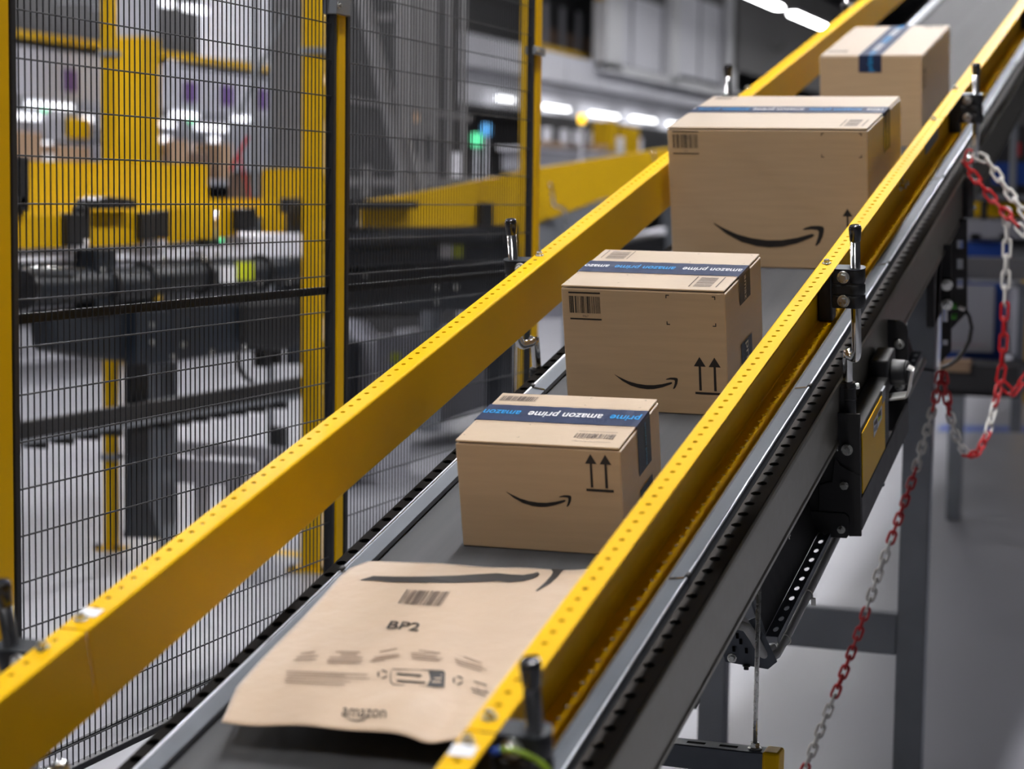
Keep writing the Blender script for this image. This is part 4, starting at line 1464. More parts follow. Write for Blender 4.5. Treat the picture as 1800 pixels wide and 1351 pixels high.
# ------------------------------------------------------------------ machine behind the fence (second conveyor)
MXP = -4.1


def slab(name, m, quad, x, t, parent, bevel=0.0):
    """vertical slab on the plane x whose outline is four photo points"""
    pts = [atx(px, py, x) for px, py in quad]
    return MB().prism(pts, (-t, 0, 0)).build(name, m, parent, bevel=bevel)


def rect(x0, x1, yt0, yb0, yt1=None, yb1=None):
    yt1 = yt0 if yt1 is None else yt1
    yb1 = yb0 if yb1 is None else yb1
    return [(x0, yt0), (x1, yt1), (x1, yb1), (x0, yb0)]


mc = thing('sorter_conveyor', 'level conveyor with yellow guards and dark drums behind the left mesh panel', 'conveyor', mw((MXP - 0.3, 7.3, 0)))
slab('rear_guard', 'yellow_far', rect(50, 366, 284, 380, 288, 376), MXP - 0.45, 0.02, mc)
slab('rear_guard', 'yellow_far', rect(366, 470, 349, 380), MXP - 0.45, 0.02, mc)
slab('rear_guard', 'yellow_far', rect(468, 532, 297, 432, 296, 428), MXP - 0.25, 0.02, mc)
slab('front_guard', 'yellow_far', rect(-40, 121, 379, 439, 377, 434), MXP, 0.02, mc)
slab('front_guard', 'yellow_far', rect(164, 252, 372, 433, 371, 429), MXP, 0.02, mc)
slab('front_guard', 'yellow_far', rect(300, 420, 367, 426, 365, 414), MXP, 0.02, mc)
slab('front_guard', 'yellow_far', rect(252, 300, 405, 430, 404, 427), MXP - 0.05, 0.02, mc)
for q in (rect(121, 150, 375, 431), rect(146, 160, 362, 420), rect(250, 277, 374, 421), rect(278, 299, 370, 418), rect(418, 437, 367, 405), rect(437, 452, 365, 402), rect(36, 52, 275, 372), rect(20, 50, 345, 365)):
    slab('guard_bracket', 'black', q, MXP + 0.03, 0.05, mc, bevel=0.004)
slab('sensor_head', 'black', [(172, 352), (190, 345), (240, 350), (242, 366), (172, 368)], MXP + 0.05, 0.1, mc, bevel=0.004)
slab('bed_frame', 'white_far', rect(-40, 536, 437, 462, 410, 450), MXP - 0.02, 0.5, mc)
slab('bed_plate', 'grey_far', rect(-40, 536, 462, 480, 450, 470), MXP - 0.03, 0.5, mc)
for x0, x1, y0, y1, r in ((38, 178, 508, 500, 0.068), (182, 250, 505, 500, 0.074), (252, 345, 492, 486, 0.064), (350, 455, 487, 480, 0.064), (458, 574, 478, 470, 0.064)):
    p, q = atx(x0, y0, MXP + 0.02), atx(x1, y1, MXP + 0.02)
    o = MB().cyl(p, q, r, 28).build('motor_drum', 'graphite', mc, bevel=0.008)
for x, y, r in ((180, 502, 0.085), (250, 498, 0.082), (350, 485, 0.078), (457, 478, 0.078), (575, 470, 0.078), (38, 508, 0.075)):
    p = atx(x, y, MXP + 0.02)
    MB().cyl(p - Vector((0, 0.012, 0)), p + Vector((0, 0.012, 0)), r, 28).build('drum_collar', 'black', mc, bevel=0.003)
slab('bearing_block', 'graphite', rect(170, 205, 438, 545), MXP + 0.07, 0.1, mc, bevel=0.006)
slab('rating_plate', 'white', rect(389, 415, 468, 497), MXP + 0.10, 0.01, mc)
slab('warning_label', 'lime', rect(418, 447, 460, 492), MXP + 0.10, 0.01, mc)
slab('gearbox', 'graphite', [(88, 545), (300, 528), (300, 636), (210, 634), (150, 628), (95, 616)], MXP + 0.04, 0.1, mc, bevel=0.02)
slab('gearbox', 'navy', [(300, 535), (470, 528), (470, 612), (430, 618), (300, 636)], MXP + 0.06, 0.1, mc, bevel=0.012)
slab('motor', 'black', [(430, 530), (526, 524), (528, 600), (515, 612), (480, 620), (430, 600)], MXP + 0.09, 0.12, mc, bevel=0.02)
slab('bolted_flange', 'navy', rect(240, 300, 545, 640), MXP + 0.08, 0.06, mc, bevel=0.006)
for x, y in ((265, 571), (265, 602), (302, 627), (320, 605), (370, 618), (428, 610), (178, 474), (286, 456), (357, 455), (455, 498), (506, 495), (508, 452), (379, 448)):
    p = atx(x, y, MXP + 0.10)
    MB().cyl(p, p + Vector((0.012, 0, 0)), 0.011, 12).build('bolt_head', 'bolt', mc)
p, q = atx(36, 470, MXP + 0.09), atx(145, 473, MXP + 0.09)
MB().cyl(p, q, 0.008, 10).build('reflection_strip', 'chrome', mc)  # light reflected on the drum, drawn as a thin bright bar
slab('lower_beam', 'black_steel', rect(-40, 582, 755, 787, 655, 684), MXP + 0.02, 0.04, mc, bevel=0.004)
slab('lower_beam', 'galv_dull', rect(-40, 582, 787, 796, 684, 691), MXP + 0.03, 0.05, mc)
for k, px in enumerate((28, 78, 125, 170, 210, 258, 294, 330, 362, 396, 428, 462, 500)):
    y = 788 - (px + 40) * 0.1656 + 5
    slab('roller_pad', 'black', rect(px - 6, px + 6, y, y + 15), MXP + 0.01, 0.08, mc)
slab('support', 'graphite', rect(228, 264, 625, 945), MXP - 0.05, 0.025, mc, bevel=0.005)
slab('support', 'graphite', [(262, 880), (282, 945), (224, 945), (224, 935)], MXP - 0.06, 0.02, mc)
slab('support', 'galv_dull', rect(285, 312, 636, 975), MXP - 0.25, 0.02, mc, bevel=0.004)
slab('support', 'galv_dull', rect(268, 282, 640, 930), MXP - 0.4, 0.02, mc)
slab('support', 'navy', rect(508, 531, 355, 640), MXP - 0.1, 0.02, mc, bevel=0.004)
slab('support_cap', 'graphite', rect(502, 560, 348, 374), MXP - 0.05, 0.03, mc, bevel=0.004)
MB().tube([atx(x, y, MXP + 0.05) for x, y in ((418, 618), (420, 645), (430, 662), (443, 670))], 0.012, 8).build('cable', 'black', mc)
MB().tube([atx(x, y, MXP + 0.05) for x, y in ((22, 718), (28, 735), (33, 745))], 0.012, 8).build('cable', 'black', mc)
for x, y0, y1 in ((472, 618, 645), (492, 612, 640), (500, 750, 785)):
    slab('plug', 'black', rect(x - 6, x + 6, y0, y1), MXP + 0.05, 0.06, mc)
p0, p1 = atx(379, 368, MXP + 0.05), atx(379, 420, MXP + 0.05)
MB().cyl(p0, p1, 0.008, 8).build('sensor_post', 'chrome', mc)
slab('sensor', 'black', rect(366, 390, 420, 434), MXP + 0.06, 0.05, mc)
p = atx(387, 422, MXP + 0.08)
MB().cyl(p, p + Vector((0.01, 0, 0)), 0.010, 12).build('signal_lamp', 'lamp_green', mc)

YX = -3.9
# middle part of that machine, behind the second mesh panel
mm = thing('transfer_unit', 'dark machine block with white and yellow labels behind the middle mesh panel', 'machine', mw(Vector((MXP - 0.4, 10.0, 0))))
slab('rail', 'black', rect(607, 735, 352, 368, 353, 367), YX + 0.05, 0.05, mm)
slab('rail_foot', 'black', rect(612, 628, 366, 400), YX + 0.04, 0.03, mm)
slab('rail_foot', 'black', rect(848, 868, 356, 398), YX + 0.04, 0.03, mm)
slab('side_bed', 'galv_dull', [(607, 410), (880, 385), (905, 390), (905, 430), (607, 446)], MXP - 0.05, 0.4, mm)
slab('block', 'navy', rect(607, 905, 438, 470, 430, 458), MXP, 0.4, mm, bevel=0.01)
slab('block', 'graphite', rect(607, 905, 475, 545, 462, 548), MXP - 0.04, 0.4, mm, bevel=0.01)
slab('block', 'black', rect(610, 740, 545, 560, 540, 556), MXP - 0.06, 0.3, mm)
slab('rating_plate', 'white', rect(776, 796, 430, 453), MXP + 0.02, 0.01, mm)
slab('warning_label', 'lime', rect(798, 814, 430, 453), MXP + 0.02, 0.01, mm)
for x, y in ((640, 483), (672, 408), (856, 412), (886, 420), (765, 506), (800, 505), (766, 530)):
    p = atx(x, y, MXP + 0.02)
    MB().cyl(p, p + Vector((0.012, 0, 0)), 0.016, 12).build('bolt_head', 'bolt', mm)
slab('cabinet', 'grey_far', rect(662, 722, 590, 850), MXP - 0.4, 0.3, mm, bevel=0.006)
slab('label', 'lime', rect(690, 704, 620, 640), MXP - 0.39, 0.01, mm)
slab('chute', 'white_far', [(625, 560), (640, 560), (668, 592), (655, 600)], MXP - 0.2, 0.1, mm)
slab('leg', 'navy', rect(607, 655, 600, 1000), MXP - 0.5, 0.2, mm)
slab('skirt', 'grey_far', rect(720, 905, 580, 760, 565, 700), MXP - 0.9, 0.1, mm)
slab('leg', 'graphite', rect(880, 905, 545, 800), MXP - 0.4, 0.1, mm)

# inclined yellow conveyor beyond the fence end
ic = thing('incline_conveyor', 'wide yellow sided inclined conveyor rising behind the end post', 'conveyor', mw((-4.2, 11.5, 0)))
YX = -3.9
slab('side_guard', 'yellow_far', [(640, 353), (722, 341), (800, 326), (944, 296), (1166, 261), (1290, 241), (1290, 296), (1166, 327), (1062, 349), (944, 392), (800, 398), (640, 398)], YX, 0.02, ic)
slab('side_frame', 'galv_dull', [(944, 393), (1062, 350), (1166, 328), (1290, 297), (1290, 330), (1166, 365), (1062, 400), (944, 440)], YX - 0.01, 0.12, ic)
slab('far_guard', 'yellow_far', [(660, 380), (944, 330), (1166, 290), (1290, 265), (1290, 285), (1166, 312), (944, 356), (660, 398)], YX - 0.62, 0.02, ic)
slab('belt_bed', 'belt', [(660, 396), (944, 386), (1166, 318), (1290, 288), (1290, 294), (1166, 324), (944, 391), (660, 402)], YX - 0.02, 0.6, ic)
for x0, y0 in ((967, 322), (1148, 268)):
    pts = [atx(x0, y0, YX + 0.06), atx(x0 + 6, y0 + 38, YX + 0.06), atx(x0 + 24, y0 + 44, YX + 0.05), atx(x0 + 28, y0 + 75, YX + 0.04)]
    MB().tube(pts, 0.012, 10).build('crank_rod', 'chrome', ic)
slab('leg', 'galv_dull', rect(1010, 1030, 420, 720), YX - 0.1, 0.08, ic)
slab('leg', 'galv_dull', rect(1200, 1216, 360, 700), YX - 0.1, 0.08, ic)
slab('leg', 'galv_dull', rect(760, 775, 398, 760), YX - 0.6, 0.08, ic)
slab('tray', 'white_far', [(945, 470), (1010, 440), (1170, 400), (1170, 470), (1040, 560), (945, 560)], YX - 0.8, 0.05, ic)
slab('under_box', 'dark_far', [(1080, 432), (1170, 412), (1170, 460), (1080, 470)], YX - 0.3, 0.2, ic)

# grey steel structure seen through the middle mesh panel
st = thing('support_tower', 'grey steel tower with a slanting brace behind the middle mesh panel', 'tower', mw(at(760, 700, 14.5)))


def strut_px(parent, a, b_, w, m='frame_grey', depth=14.0):
    p, q = at(a[0], a[1], depth), at(b_[0], b_[1], depth)
    return MB().bar(p, q, w, w, (0.3, 0.9, 0.1)).build('member', m, parent)


strut_px(st, (632, -30), (720, 345), 0.075)
strut_px(st, (705, -30), (705, 345), 0.06)
strut_px(st, (660, 30), (702, 30), 0.05)
strut_px(st, (690, 160), (745, 345), 0.04)
for x in (722, 742, 765, 790, 815):
    strut_px(st, (x, -30), (x, 350), 0.035, 'frame_grey', 15.0)
strut_px(st, (607, 175), (830, 210), 0.03, 'frame_grey', 14.6)
strut_px(st, (607, 320), (830, 322), 0.05, 'frame_grey', 14.6)
hs = thing('machine_enclosure', 'dark tall machine enclosure behind the middle mesh panel', 'machine', mw(at(730, 800, 16.5)))
pA, pB = at(600, 20, 16.0), at(812, 20, 16.0)
zb_ = 0.0
MB().box(pA.x, pB.x, pA.y, pA.y + 0.3, zb_, at(700, -60, 16).z).build('cabinet', 'dark_far', hs, bevel=0.02)
MB().box(pA.x + 0.5, pB.x - 0.1, pA.y - 0.02, pA.y, at(760, 240, 16).z, at(760, -30, 16).z).build('panel', 'banner', hs)
for x0, x1, y0, y1, m in ((712, 730, 270, 300, 'white_far'), (796, 812, 268, 312, 'white_far'), (726, 742, 190, 215, 'parcel_far'), (640, 655, 290, 345, 'banner'), (745, 770, 285, 330, 'banner')):
    a, e = at(x0, y0, 15.6), at(x1, y1, 15.6)
    MB().box(a.x, e.x, a.y - 0.05, a.y, e.z, a.z).build('panel', m, hs)

# grey leaning duct between the left machine and the column
tb = thing('steel_stand', 'slim grey stand with a slanting brace behind the left mesh panel', 'stand', mw(at(450, 350, 10.5)))
MB().bar(at(449, -20, 10.5), at(449, 345, 10.5), 0.025, 0.025, (1, 0, 0)).build('upright', 'galv_dull', tb)
MB().bar(at(503, 18, 10.5), at(418, 205, 10.5), 0.014, 0.014, (1, 0, 0)).build('brace', 'galv_dull', tb)
MB().bar(at(420, 270, 10.5), at(440, 350, 10.5), 0.010, 0.010, (1, 0, 0)).build('brace', 'red', tb)
MB().bar(at(436, 240, 10.5), at(405, 300, 10.5), 0.014, 0.014, (1, 0, 0)).build('brace', 'red', tb)
MB().box(at(365, 0, 10.4).x, at(468, 0, 10.4).x, 9.6, 9.62, at(0, 348, 10.4).z - 0.02, at(0, 300, 10.4).z).build('panel', 'parcel_dark', tb)
dk = thing('grey_screen', 'grey translucent looking screen panel beside the stand, left of the guard post', 'screen', mw(at(500, 300, 11.0)))
p, q = at(478, -20, 11.0), at(532, 296, 11.0)
MB().box(p.x, q.x, p.y, p.y + 0.02, q.z, p.z).build('sheet', 'frame_grey', dk)
MB().box(p.x - 0.02, p.x, p.y, p.y + 0.03, 0, p.z).build('frame', 'galv_dull', dk)
MB().box(q.x, q.x + 0.02, p.y, p.y + 0.03, 0, p.z).build('frame', 'galv_dull', dk)


# ------------------------------------------------------------------ mezzanine and packing stations far left
XF = -13.0


def fbox(name, m, x, px0, px1, pt, pb, t=0.3, parent=None, ref=None):
    """wall piece on plane x: columns px0..px1, heights read at column ref"""
    ref = px0 if ref is None else ref
    y0, y1 = atx(px0, 300, x).y, atx(px1, 300, x).y
    zt, zb = atx(ref, pt, x).z, atx(ref, pb, x).z
    b = MB().box(x - t, x, y0, y1, zb, zt)
    return b.build(name, m, parent) if parent is not None else b.build(name, m, None, base=mw((x - t / 2, (y0 + y1) / 2, zb)))


mz = thing('mezzanine', 'pale mezzanine front with grey panels above the packing stations', 'mezzanine', mw((XF, 40, 2.2)))
R_ = 950
for k in range(12):
    a = 560 + k * 62
    fbox('fascia_panel', 'white_far', XF, a, a + 61, 86, 138, 0.2, mz, R_)
fbox('deck_edge', 'grey_far', XF - 0.12, 330, 1420, 138, 166, 0.3, mz, R_)
fbox('soffit_panel', 'white_far', XF - 0.05, 330, 1420, 166, 198, 0.3, mz, R_)
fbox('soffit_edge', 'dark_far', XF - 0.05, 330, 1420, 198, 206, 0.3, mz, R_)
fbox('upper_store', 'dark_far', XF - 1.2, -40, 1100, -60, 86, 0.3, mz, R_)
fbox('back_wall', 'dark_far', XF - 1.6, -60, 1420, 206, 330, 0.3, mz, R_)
fbox('guard_strip', 'yellow_far', XF - 0.3, 930, 1035, 76, 88, 0.05, mz, R_)
for i, px in enumerate((955, 985, 1012)):
    fbox('rack_post', 'grey_far', XF - 0.9, px, px + 5, 0, 86, 0.06, mz, R_)
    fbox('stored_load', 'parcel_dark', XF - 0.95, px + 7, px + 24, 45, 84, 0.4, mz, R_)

of = thing('mezzanine_office', 'white framed office with two large windows above the fascia', 'office', mw((XF + 0.3, 52, 3.0)))
XO = XF + 0.25
fbox('frame', 'white', XO, 1062, 1090, -60, 118, 0.3, of, 1062)
fbox('frame', 'white', XO, 1176, 1190, -60, 142, 0.3, of, 1176)
fbox('frame', 'white', XO, 1276, 1290, -60, 160, 0.3, of, 1276)
fbox('frame', 'white', XO, 1062, 1300, 108, 124, 0.3, of, 1062)
fbox('window_pane', 'white_far', XO - 0.2, 1090, 1176, -60, 112, 0.05, of, 1090)
fbox('window_pane', 'white_far', XO - 0.2, 1190, 1276, -60, 130, 0.05, of, 1190)
for px in (1106, 1160, 1225, 1262):
    fbox('blind', 'grey_far', XO - 0.17, px, px + 2, -60, 112, 0.02, of, 1090)
fbox('lintel', 'banner', XO - 0.15, 1090, 1176, -20, 14, 0.05, of, 1176)
fbox('lintel', 'banner', XO - 0.15, 1190, 1276, -20, 14, 0.05, of, 1276)
fbox('ceiling_panel', 'yellow_far', XO - 0.1, 1040, 1078, -20, 6, 0.05, of, 1076)
bn = thing('wall_banner', 'dark grey wall banner with a black curved smile at the top', 'banner', mw((XF + 0.35, 60, 3.2)))
fbox('cloth', 'banner', XF + 0.35, 1291, 1520, -80, 122, 0.1, bn, 1291)
sp = [(1348, 70), (1351, 78), (1356, 85), (1363, 91), (1369, 91), (1375, 84), (1379, 74)]
sq = [(1344, 62), (1349, 72), (1355, 79), (1362, 84), (1368, 84), (1373, 78), (1380, 66)]
b = MB()
for i in range(len(sp) - 1):
    b.poly([atx(*sp[i], XF + 0.37), atx(*sp[i + 1], XF + 0.37), atx(*sq[i + 1], XF + 0.37), atx(*sq[i], XF + 0.37)])
lab(b.build('smile_mark', 'ink', bn), 'black curved smile')

# lamps under the mezzanine and over the stations: (px0, px1, py, plane, label)
lamps = [(958, 998, 187, XF + 0.2, 'long bright lamp under the mezzanine beside the end post'), (1040, 1084, 199, XF + 0.2, 'long bright lamp under the mezzanine right of the amber light'), (1112, 1150, 207, XF + 0.2, 'long bright lamp under the mezzanine above the largest box, left one'), (1176, 1200, 217, XF + 0.2, 'short bright lamp under the mezzanine behind the largest box'), (876, 902, 172, XF + 0.2, 'bright lamp seen through the mesh left of the end post'),
         (50, 125, 184, -10.2, 'row lamp over the far left packing station'), (25, 78, 205, -10.2, 'lower row lamp at the far left packing station'), (148, 160, 210, -10.2, 'round lamp left of the slim guard post'), (76, 88, 249, -10.2, 'small round lamp low at the far left'), (303, 345, 202, -10.2, 'row lamp beside the green light right of the column'), (272, 305, 218, -10.2, 'row lamp just right of the column'), (346, 396, 224, -10.2, 'lower row lamp right of the green light'), (412, 436, 209, -10.2, 'lamp left of the grey stand upright'), (480, 492, 112, -10.2, 'round lamp high behind the grey screen'), (272, 304, 4, -10.2, 'lamp at the top edge right of the column'), (324, 362, 14, -10.2, 'second lamp at the top edge right of the column'), (280, 296, 246, -10.2, 'dim lamp above the parcels right of the column'), (372, 382, 246, -10.2, 'dim lamp above the parcels near the red brace')]
for x0, x1, py, xp, lb in lamps:
    a, e = atx(x0, py, xp), atx(x1, py + (362 - py) / (2166 - x0) * (x1 - x0), xp)
    t = thing('station_lamp', lb, 'lamp', mw((a + e) / 2), 'lamps over the packing stations')
    MB().box(xp - 0.05, xp + 0.03, a.y, e.y, a.z + 0.03, a.z + 0.06).build('housing', 'white_far', t)
    ym = (a.y + e.y) / 2
    MB().box((XF - 0.06) if xp < -12 else -11.45, xp, ym - 0.01, ym + 0.01, a.z + 0.035, a.z + 0.055).build('wall_arm', 'galv_dull', t)
    MB().box(xp - 0.04, xp + 0.035, a.y + 0.01, e.y - 0.01, a.z - (0.035 if xp < -12 else 0.018), a.z + 0.03).build('tube', 'lamp_far' if xp < -12 else 'lamp_station', t)
for px, py, dep, m, lb, sz in ((78, 188, 20.0, 'lamp_green', 'green signal light over the far left packing station', 0.05), (337, 207, 21.0, 'lamp_green', 'green signal light right of the column', 0.05), (838, 246, 26.0, 'lamp_green', 'green signal light behind the middle mesh panel', 0.085), (855, 228, 26.0, 'lamp_blue', 'blue signal light above the green one behind the mesh', 0.075), (708, 236, 24.0, 'lamp_green', 'faint green signal light behind the slanting brace', 0.022), (1023, 209, 27.0, 'lamp_amber', 'amber signal light between the bright lamps right of the end post', 0.06)):
    p = at(px, py, dep)
    t = thing('signal_light', lb, 'light', mw(p), 'stack signal lights')
    MB().cyl(p - Vector((0, 0, sz)), p + Vector((0, 0, sz)), sz * 0.8, 16).build('lens', m, t, bevel=0.01)
    MB().cyl((p.x, p.y, 0.0), (p.x, p.y, p.z - sz), sz * 0.35, 10).build('mast', 'grey_far', t)
# far ceiling row at the top
for k in range(7):
    y = 38 + k * 5.2
    x = -10.6 * 1.0
    z = 0
    p = at(1335 + 0, -4, 38)
    H = 5.0
    # lamps hang on one line parallel to the hall
    base = atx(1400, 25, -10.0)
    t = thing('high_bay_lamp', 'bright high bay lamp in the far row at the top of the picture', 'lamp', mw((-10.0, base.y - 9 + k * 5.2, base.z)), 'far row of high bay lamps')
    MB().box(-10.09, -9.91, base.y - 9 + k * 5.2 - 1.9, base.y - 9 + k * 5.2 + 1.9, base.z, base.z + 0.06).build('housing', 'grey_far', t)
    MB().cyl((-10.0, base.y - 9 + k * 5.2, base.z + 0.06), (-10.0, base.y - 9 + k * 5.2, 9.4), 0.008, 6).build('hanger', 'galv_dull', t)
    MB().box(-10.10, -9.90, base.y - 9 + k * 5.2 - 1.85, base.y - 9 + k * 5.2 + 1.85, base.z - 0.05, base.z - 0.001).build('tube', 'lamp_highbay', t)

# packing stations on the left: pale canopy, purple signs, benches with parcels
XS = -10.4
ps = thing('packing_canopy', 'pale canopy panels with purple signs over the left packing stations', 'canopy', mw((XS, 17, 2.4)))
fbox('beam', 'yellow_far', XS, -60, 500, 62, 74, 0.1, ps, 100)
for k in range(8):
    a = -40 + k * 70
    fbox('panel', 'canopy_white', XS, a, a + 69, 78, 166, 0.06, ps, 20)
for k, px in enumerate((118, 262, 327, 392, 450)):
    fbox('sign', 'purple', XS + 0.03, px, px + 20, 122 + (px - 118) * 0.10, 160 + (px - 118) * 0.09, 0.03, ps, px)
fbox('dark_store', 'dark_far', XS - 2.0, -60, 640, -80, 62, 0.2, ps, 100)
fbox('light_wall', 'white_far', XS - 0.6, 357, 522, -40, 118, 0.05, ps, 440)
fbox('back_panel', 'grey_far', XS - 1.0, -60, 640, 166, 290, 0.1, ps, 100)
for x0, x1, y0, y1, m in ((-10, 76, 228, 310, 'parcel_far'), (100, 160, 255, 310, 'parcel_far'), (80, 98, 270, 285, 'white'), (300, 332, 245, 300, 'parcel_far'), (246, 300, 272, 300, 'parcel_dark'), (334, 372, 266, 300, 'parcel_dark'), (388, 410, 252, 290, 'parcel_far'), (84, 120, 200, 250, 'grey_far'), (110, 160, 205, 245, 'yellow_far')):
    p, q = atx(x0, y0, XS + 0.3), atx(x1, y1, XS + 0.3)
    nm = {'parcel_far': 'stacked brown parcel', 'parcel_dark': 'dark brown parcel', 'white': 'small white carton', 'grey_far': 'grey tote', 'yellow_far': 'yellow tote'}[m]
    q.z = atx(100, 308, XS + 0.4).z + 0.001 if y1 > 275 else q.z
    o = MB().box(XS - 0.1, XS + 0.3, p.y, q.y, q.z, p.z).build('parcel', m, None, bevel=0.02, base=mw((XS + 0.1, (p.y + q.y) / 2, q.z)))
    wh = 'left of the slim guard post' if x1 < 165 else 'right of the column'
    tag(o, '%s on the packing bench %s, %s' % (nm, wh, {-10: 'at the edge', 100: 'nearest the post', 80: 'by a lamp', 300: 'tallest there', 246: 'lowest and leftmost', 334: 'long and low', 388: 'farthest right', 84: 'upper left', 110: 'upper right'}[x0]), 'parcel', 'parcels on the packing benches')
bench = thing('packing_bench', 'long grey packing bench behind the left machine', 'bench', mw((XS, 17, 0)))
fbox('top', 'grey_far', XS + 0.4, -60, 520, 308, 318, 0.9, bench, 100)
for px in (-20, 150, 300, 450):
    fbox('leg', 'galv_dull', XS + 0.3, px, px + 5, 318, 520, 0.06, bench, 100)
# far stations right of the end post
XR = -11.6
fs_ = thing('far_station_row', 'row of far packing stations with pale uprights right of the end post', 'workstation', mw((XR, 36, 0.6)))
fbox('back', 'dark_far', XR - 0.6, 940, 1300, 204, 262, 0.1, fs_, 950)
for px in (962, 992, 1015, 1040, 1056, 1075, 1096, 1120):
    fbox('upright', 'white_far', XR, px, px + 8, 222, 262, 0.1, fs_, 950)
fbox('bench', 'grey_far', XR + 0.3, 940, 1300, 262, 300, 0.6, fs_, 950)
fbox('bench_top', 'white_far', XR + 0.35, 940, 1300, 258, 264, 0.7, fs_, 950)
for px in (945, 1060, 1180, 1290):
    y_ = atx(px, 300, XR).y
    MB().box(XR - 0.2, XR + 0.2, y_ - 0.04, y_ + 0.04, 0, atx(950, 300, XR + 0.3).z).build('leg', 'galv_dull', fs_)
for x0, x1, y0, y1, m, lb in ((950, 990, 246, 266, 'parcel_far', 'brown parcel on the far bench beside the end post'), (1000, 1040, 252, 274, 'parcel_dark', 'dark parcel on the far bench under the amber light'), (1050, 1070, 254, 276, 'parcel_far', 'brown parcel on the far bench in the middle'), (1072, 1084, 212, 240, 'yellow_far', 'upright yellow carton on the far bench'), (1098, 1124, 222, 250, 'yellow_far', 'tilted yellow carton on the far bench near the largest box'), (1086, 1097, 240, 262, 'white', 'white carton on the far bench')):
    p, q = atx(x0, y0, XR + 0.4), atx(x1, y1, XR + 0.4)
    q.z = atx(950, 258, XR + 0.35).z + 0.001
    o = MB().box(XR + 0.05, XR + 0.4, p.y, q.y, q.z, max(p.z, q.z + 0.08)).build('parcel', m, None, bevel=0.02, base=mw((XR + 0.2, (p.y + q.y) / 2, q.z)))
    tag(o, lb, 'parcel', 'parcels on the far benches')

# ------------------------------------------------------------------ things standing at the right edge
def ybox(name, m, y, x0, x1, pt, pb, t, parent, ref=None):
    a, e = aty(x0, pt, y), aty(x1, pb, y)
    if ref is not None:
        a.z = aty(ref, pt, y).z
        e.z = aty(ref, pb, y).z
    return MB().box(a.x, e.x, y, y + t, e.z, a.z).build(name, m, parent, bevel=0.004)


YB = 9.2
rb = thing('work_table', 'grey work table with blue trim at the right edge behind the chains', 'table', mw((aty(1740, 500, YB).x, YB, 0)))
ybox('apron', 'frame_grey', YB, 1690, 1990, 452, 497, 0.04, rb)
ybox('trim', 'blue', YB + 0.3, 1690, 1772, 424, 452, 0.05, rb)
ybox('rail', 'grey_far', YB + 0.25, 1690, 1990, 385, 424, 0.05, rb)
for x in (1706, 1757):
    ybox('slot', 'hole_dark', YB + 0.24, x, x + 16, 411, 420, 0.01, rb)
ybox('shelf', 'galv_dull', YB + 0.35, 1712, 1990, 341, 354, 0.3, rb)
ybox('stored_box', 'yellow_far', YB + 0.5, 1712, 1990, 354, 385, 0.1, rb)
ybox('post', 'black', YB + 0.3, 1724, 1734, 352, 400, 0.04, rb)
ybox('leg', 'galv_dull', YB + 0.1, 1784, 1794, 497, 760, 0.05, rb)
ybox('leg', 'galv_dull', YB + 0.1, 1975, 1985, 497, 780, 0.05, rb)
ybox('back_panel', 'dark_far', YB + 0.8, 1690, 1990, 220, 345, 0.05, rb)
ybox('bundle', 'blue', YB + 0.7, 1745, 1850, 285, 325, 0.06, rb)
ybox('upright', 'galv_dull', YB + 0.2, 1778, 1785, 190, 345, 0.03, rb)
ybox('strap', 'red', YB + 0.5, 1786, 1794, 250, 275, 0.02, rb)
ybox('upper_panel', 'frame_grey', YB + 0.9, 1740, 1990, 110, 235, 0.05, rb)
bd = thing('notice_board', 'white sheet in a blue frame standing below the table apron', 'board', mw((aty(1710, 600, YB - 0.1).x, YB - 0.1, 0.4)))
ybox('frame', 'blue', YB - 0.05, 1655, 1762, 495, 642, 0.03, bd)
ybox('sheet', 'grey_far', YB - 0.09, 1660, 1745, 499, 620, 0.02, bd)
ybox('sheet_line', 'red', YB - 0.10, 1664, 1735, 604, 607, 0.005, bd)
ybox('side_papers', 'white_far', YB - 0.02, 1765, 1785, 505, 625, 0.03, bd)
ybox('foot', 'blue', YB - 0.05, 1690, 1700, 640, 690, 0.03, bd)
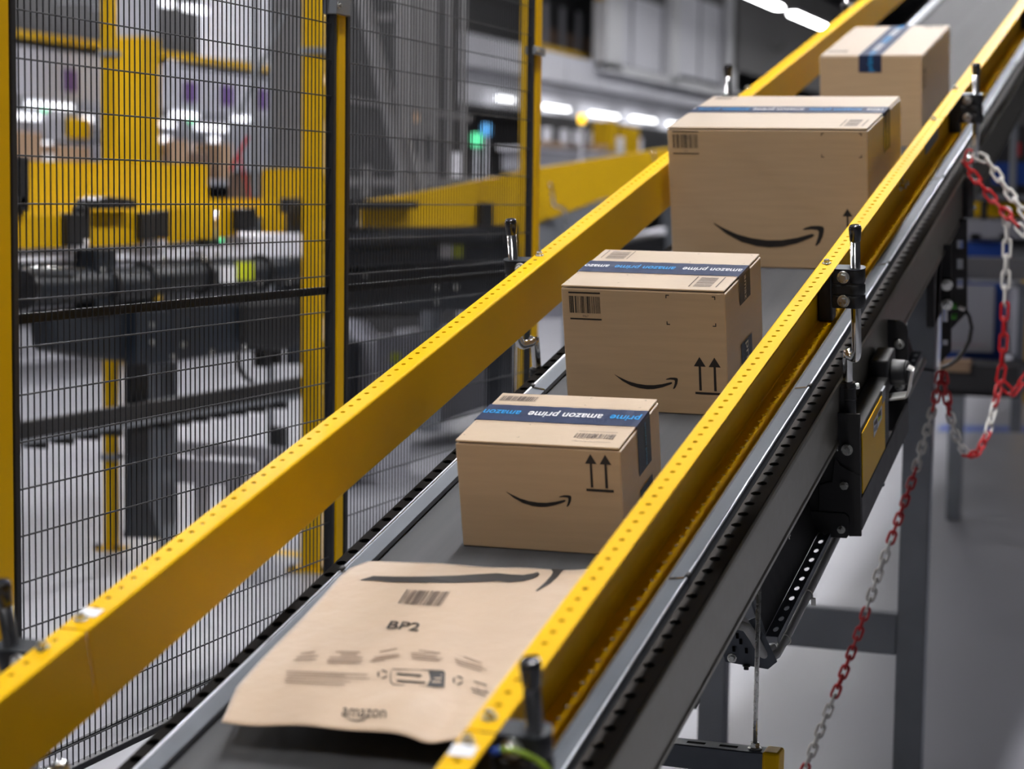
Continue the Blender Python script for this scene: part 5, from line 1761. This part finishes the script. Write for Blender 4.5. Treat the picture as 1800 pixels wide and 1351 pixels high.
pl = thing('pallet_load', 'low dark pallet load on the floor below the notice board', 'pallet', mw((aty(1720, 690, YB - 0.6).x, YB - 0.6, 0)))
ybox('load', 'dark_far', YB - 0.5, 1650, 1790, 640, 690, 0.4, pl)
ybox('wrap', 'parcel_far', YB - 0.52, 1652, 1705, 632, 655, 0.1, pl)
ybox('base', 'black_steel', YB - 0.45, 1650, 1790, 682, 700, 0.4, pl)
bp_ = at(1803, 690, 16.5)
yp = thing('bollard', 'far yellow bollard cut off at the right edge behind the chain', 'bollard', mw((bp_.x, bp_.y, 0)))
MB().cyl((bp_.x, bp_.y, 0.01), (bp_.x, bp_.y, 1.02), 0.055, 24).build('tube', 'yellow_far', yp, bevel=0.02)
MB().cyl((bp_.x, bp_.y, 0.0), (bp_.x, bp_.y, 0.01), 0.1, 24).build('base', 'yellow_far', yp)
# floor markings
for quad, m, lb in (([(230, 935), (560, 975), (560, 983), (230, 942)], 'yellow_far', 'thin yellow floor line behind the slim guard post'), ([(1650, 748), (1960, 752), (1960, 762), (1650, 757)], 'blue', 'blue floor line at the right behind the chain loop')):
    pts = [floor_pt(*q) + Vector((0, 0, 0.0012)) for q in quad]
    c = sum(pts, Vector()) / 4
    o = MB().prism(pts, (0, 0, 0.001)).build('floor_line', m, None, base=mw(c))
    tag(o, lb, 'floor marking')
# grey boards lying behind the fence on the floor
for x0, x1, y0, y1, dep, lb in ((310, 530, 775, 800, 9.8, 'grey board low behind the machine, upper one'), (310, 470, 805, 850, 9.4, 'grey board low behind the machine, lower one')):
    a, e = at(x0, y0, dep), at(x1, y1, dep)
    t = thing('floor_panel', lb, 'panel', mw((a.x, a.y, 0)))
    MB().box(a.x, e.x, a.y, a.y + 0.05, max(0.05, e.z), max(0.12, a.z)).build('board', 'grey_far', t)
    MB().box(a.x + 0.1, a.x + 0.15, a.y, a.y + 0.05, 0, max(0.05, e.z)).build('foot', 'grey_far', t)
    MB().box(e.x - 0.15, e.x - 0.1, a.y, a.y + 0.05, 0, max(0.05, e.z)).build('foot', 'grey_far', t)
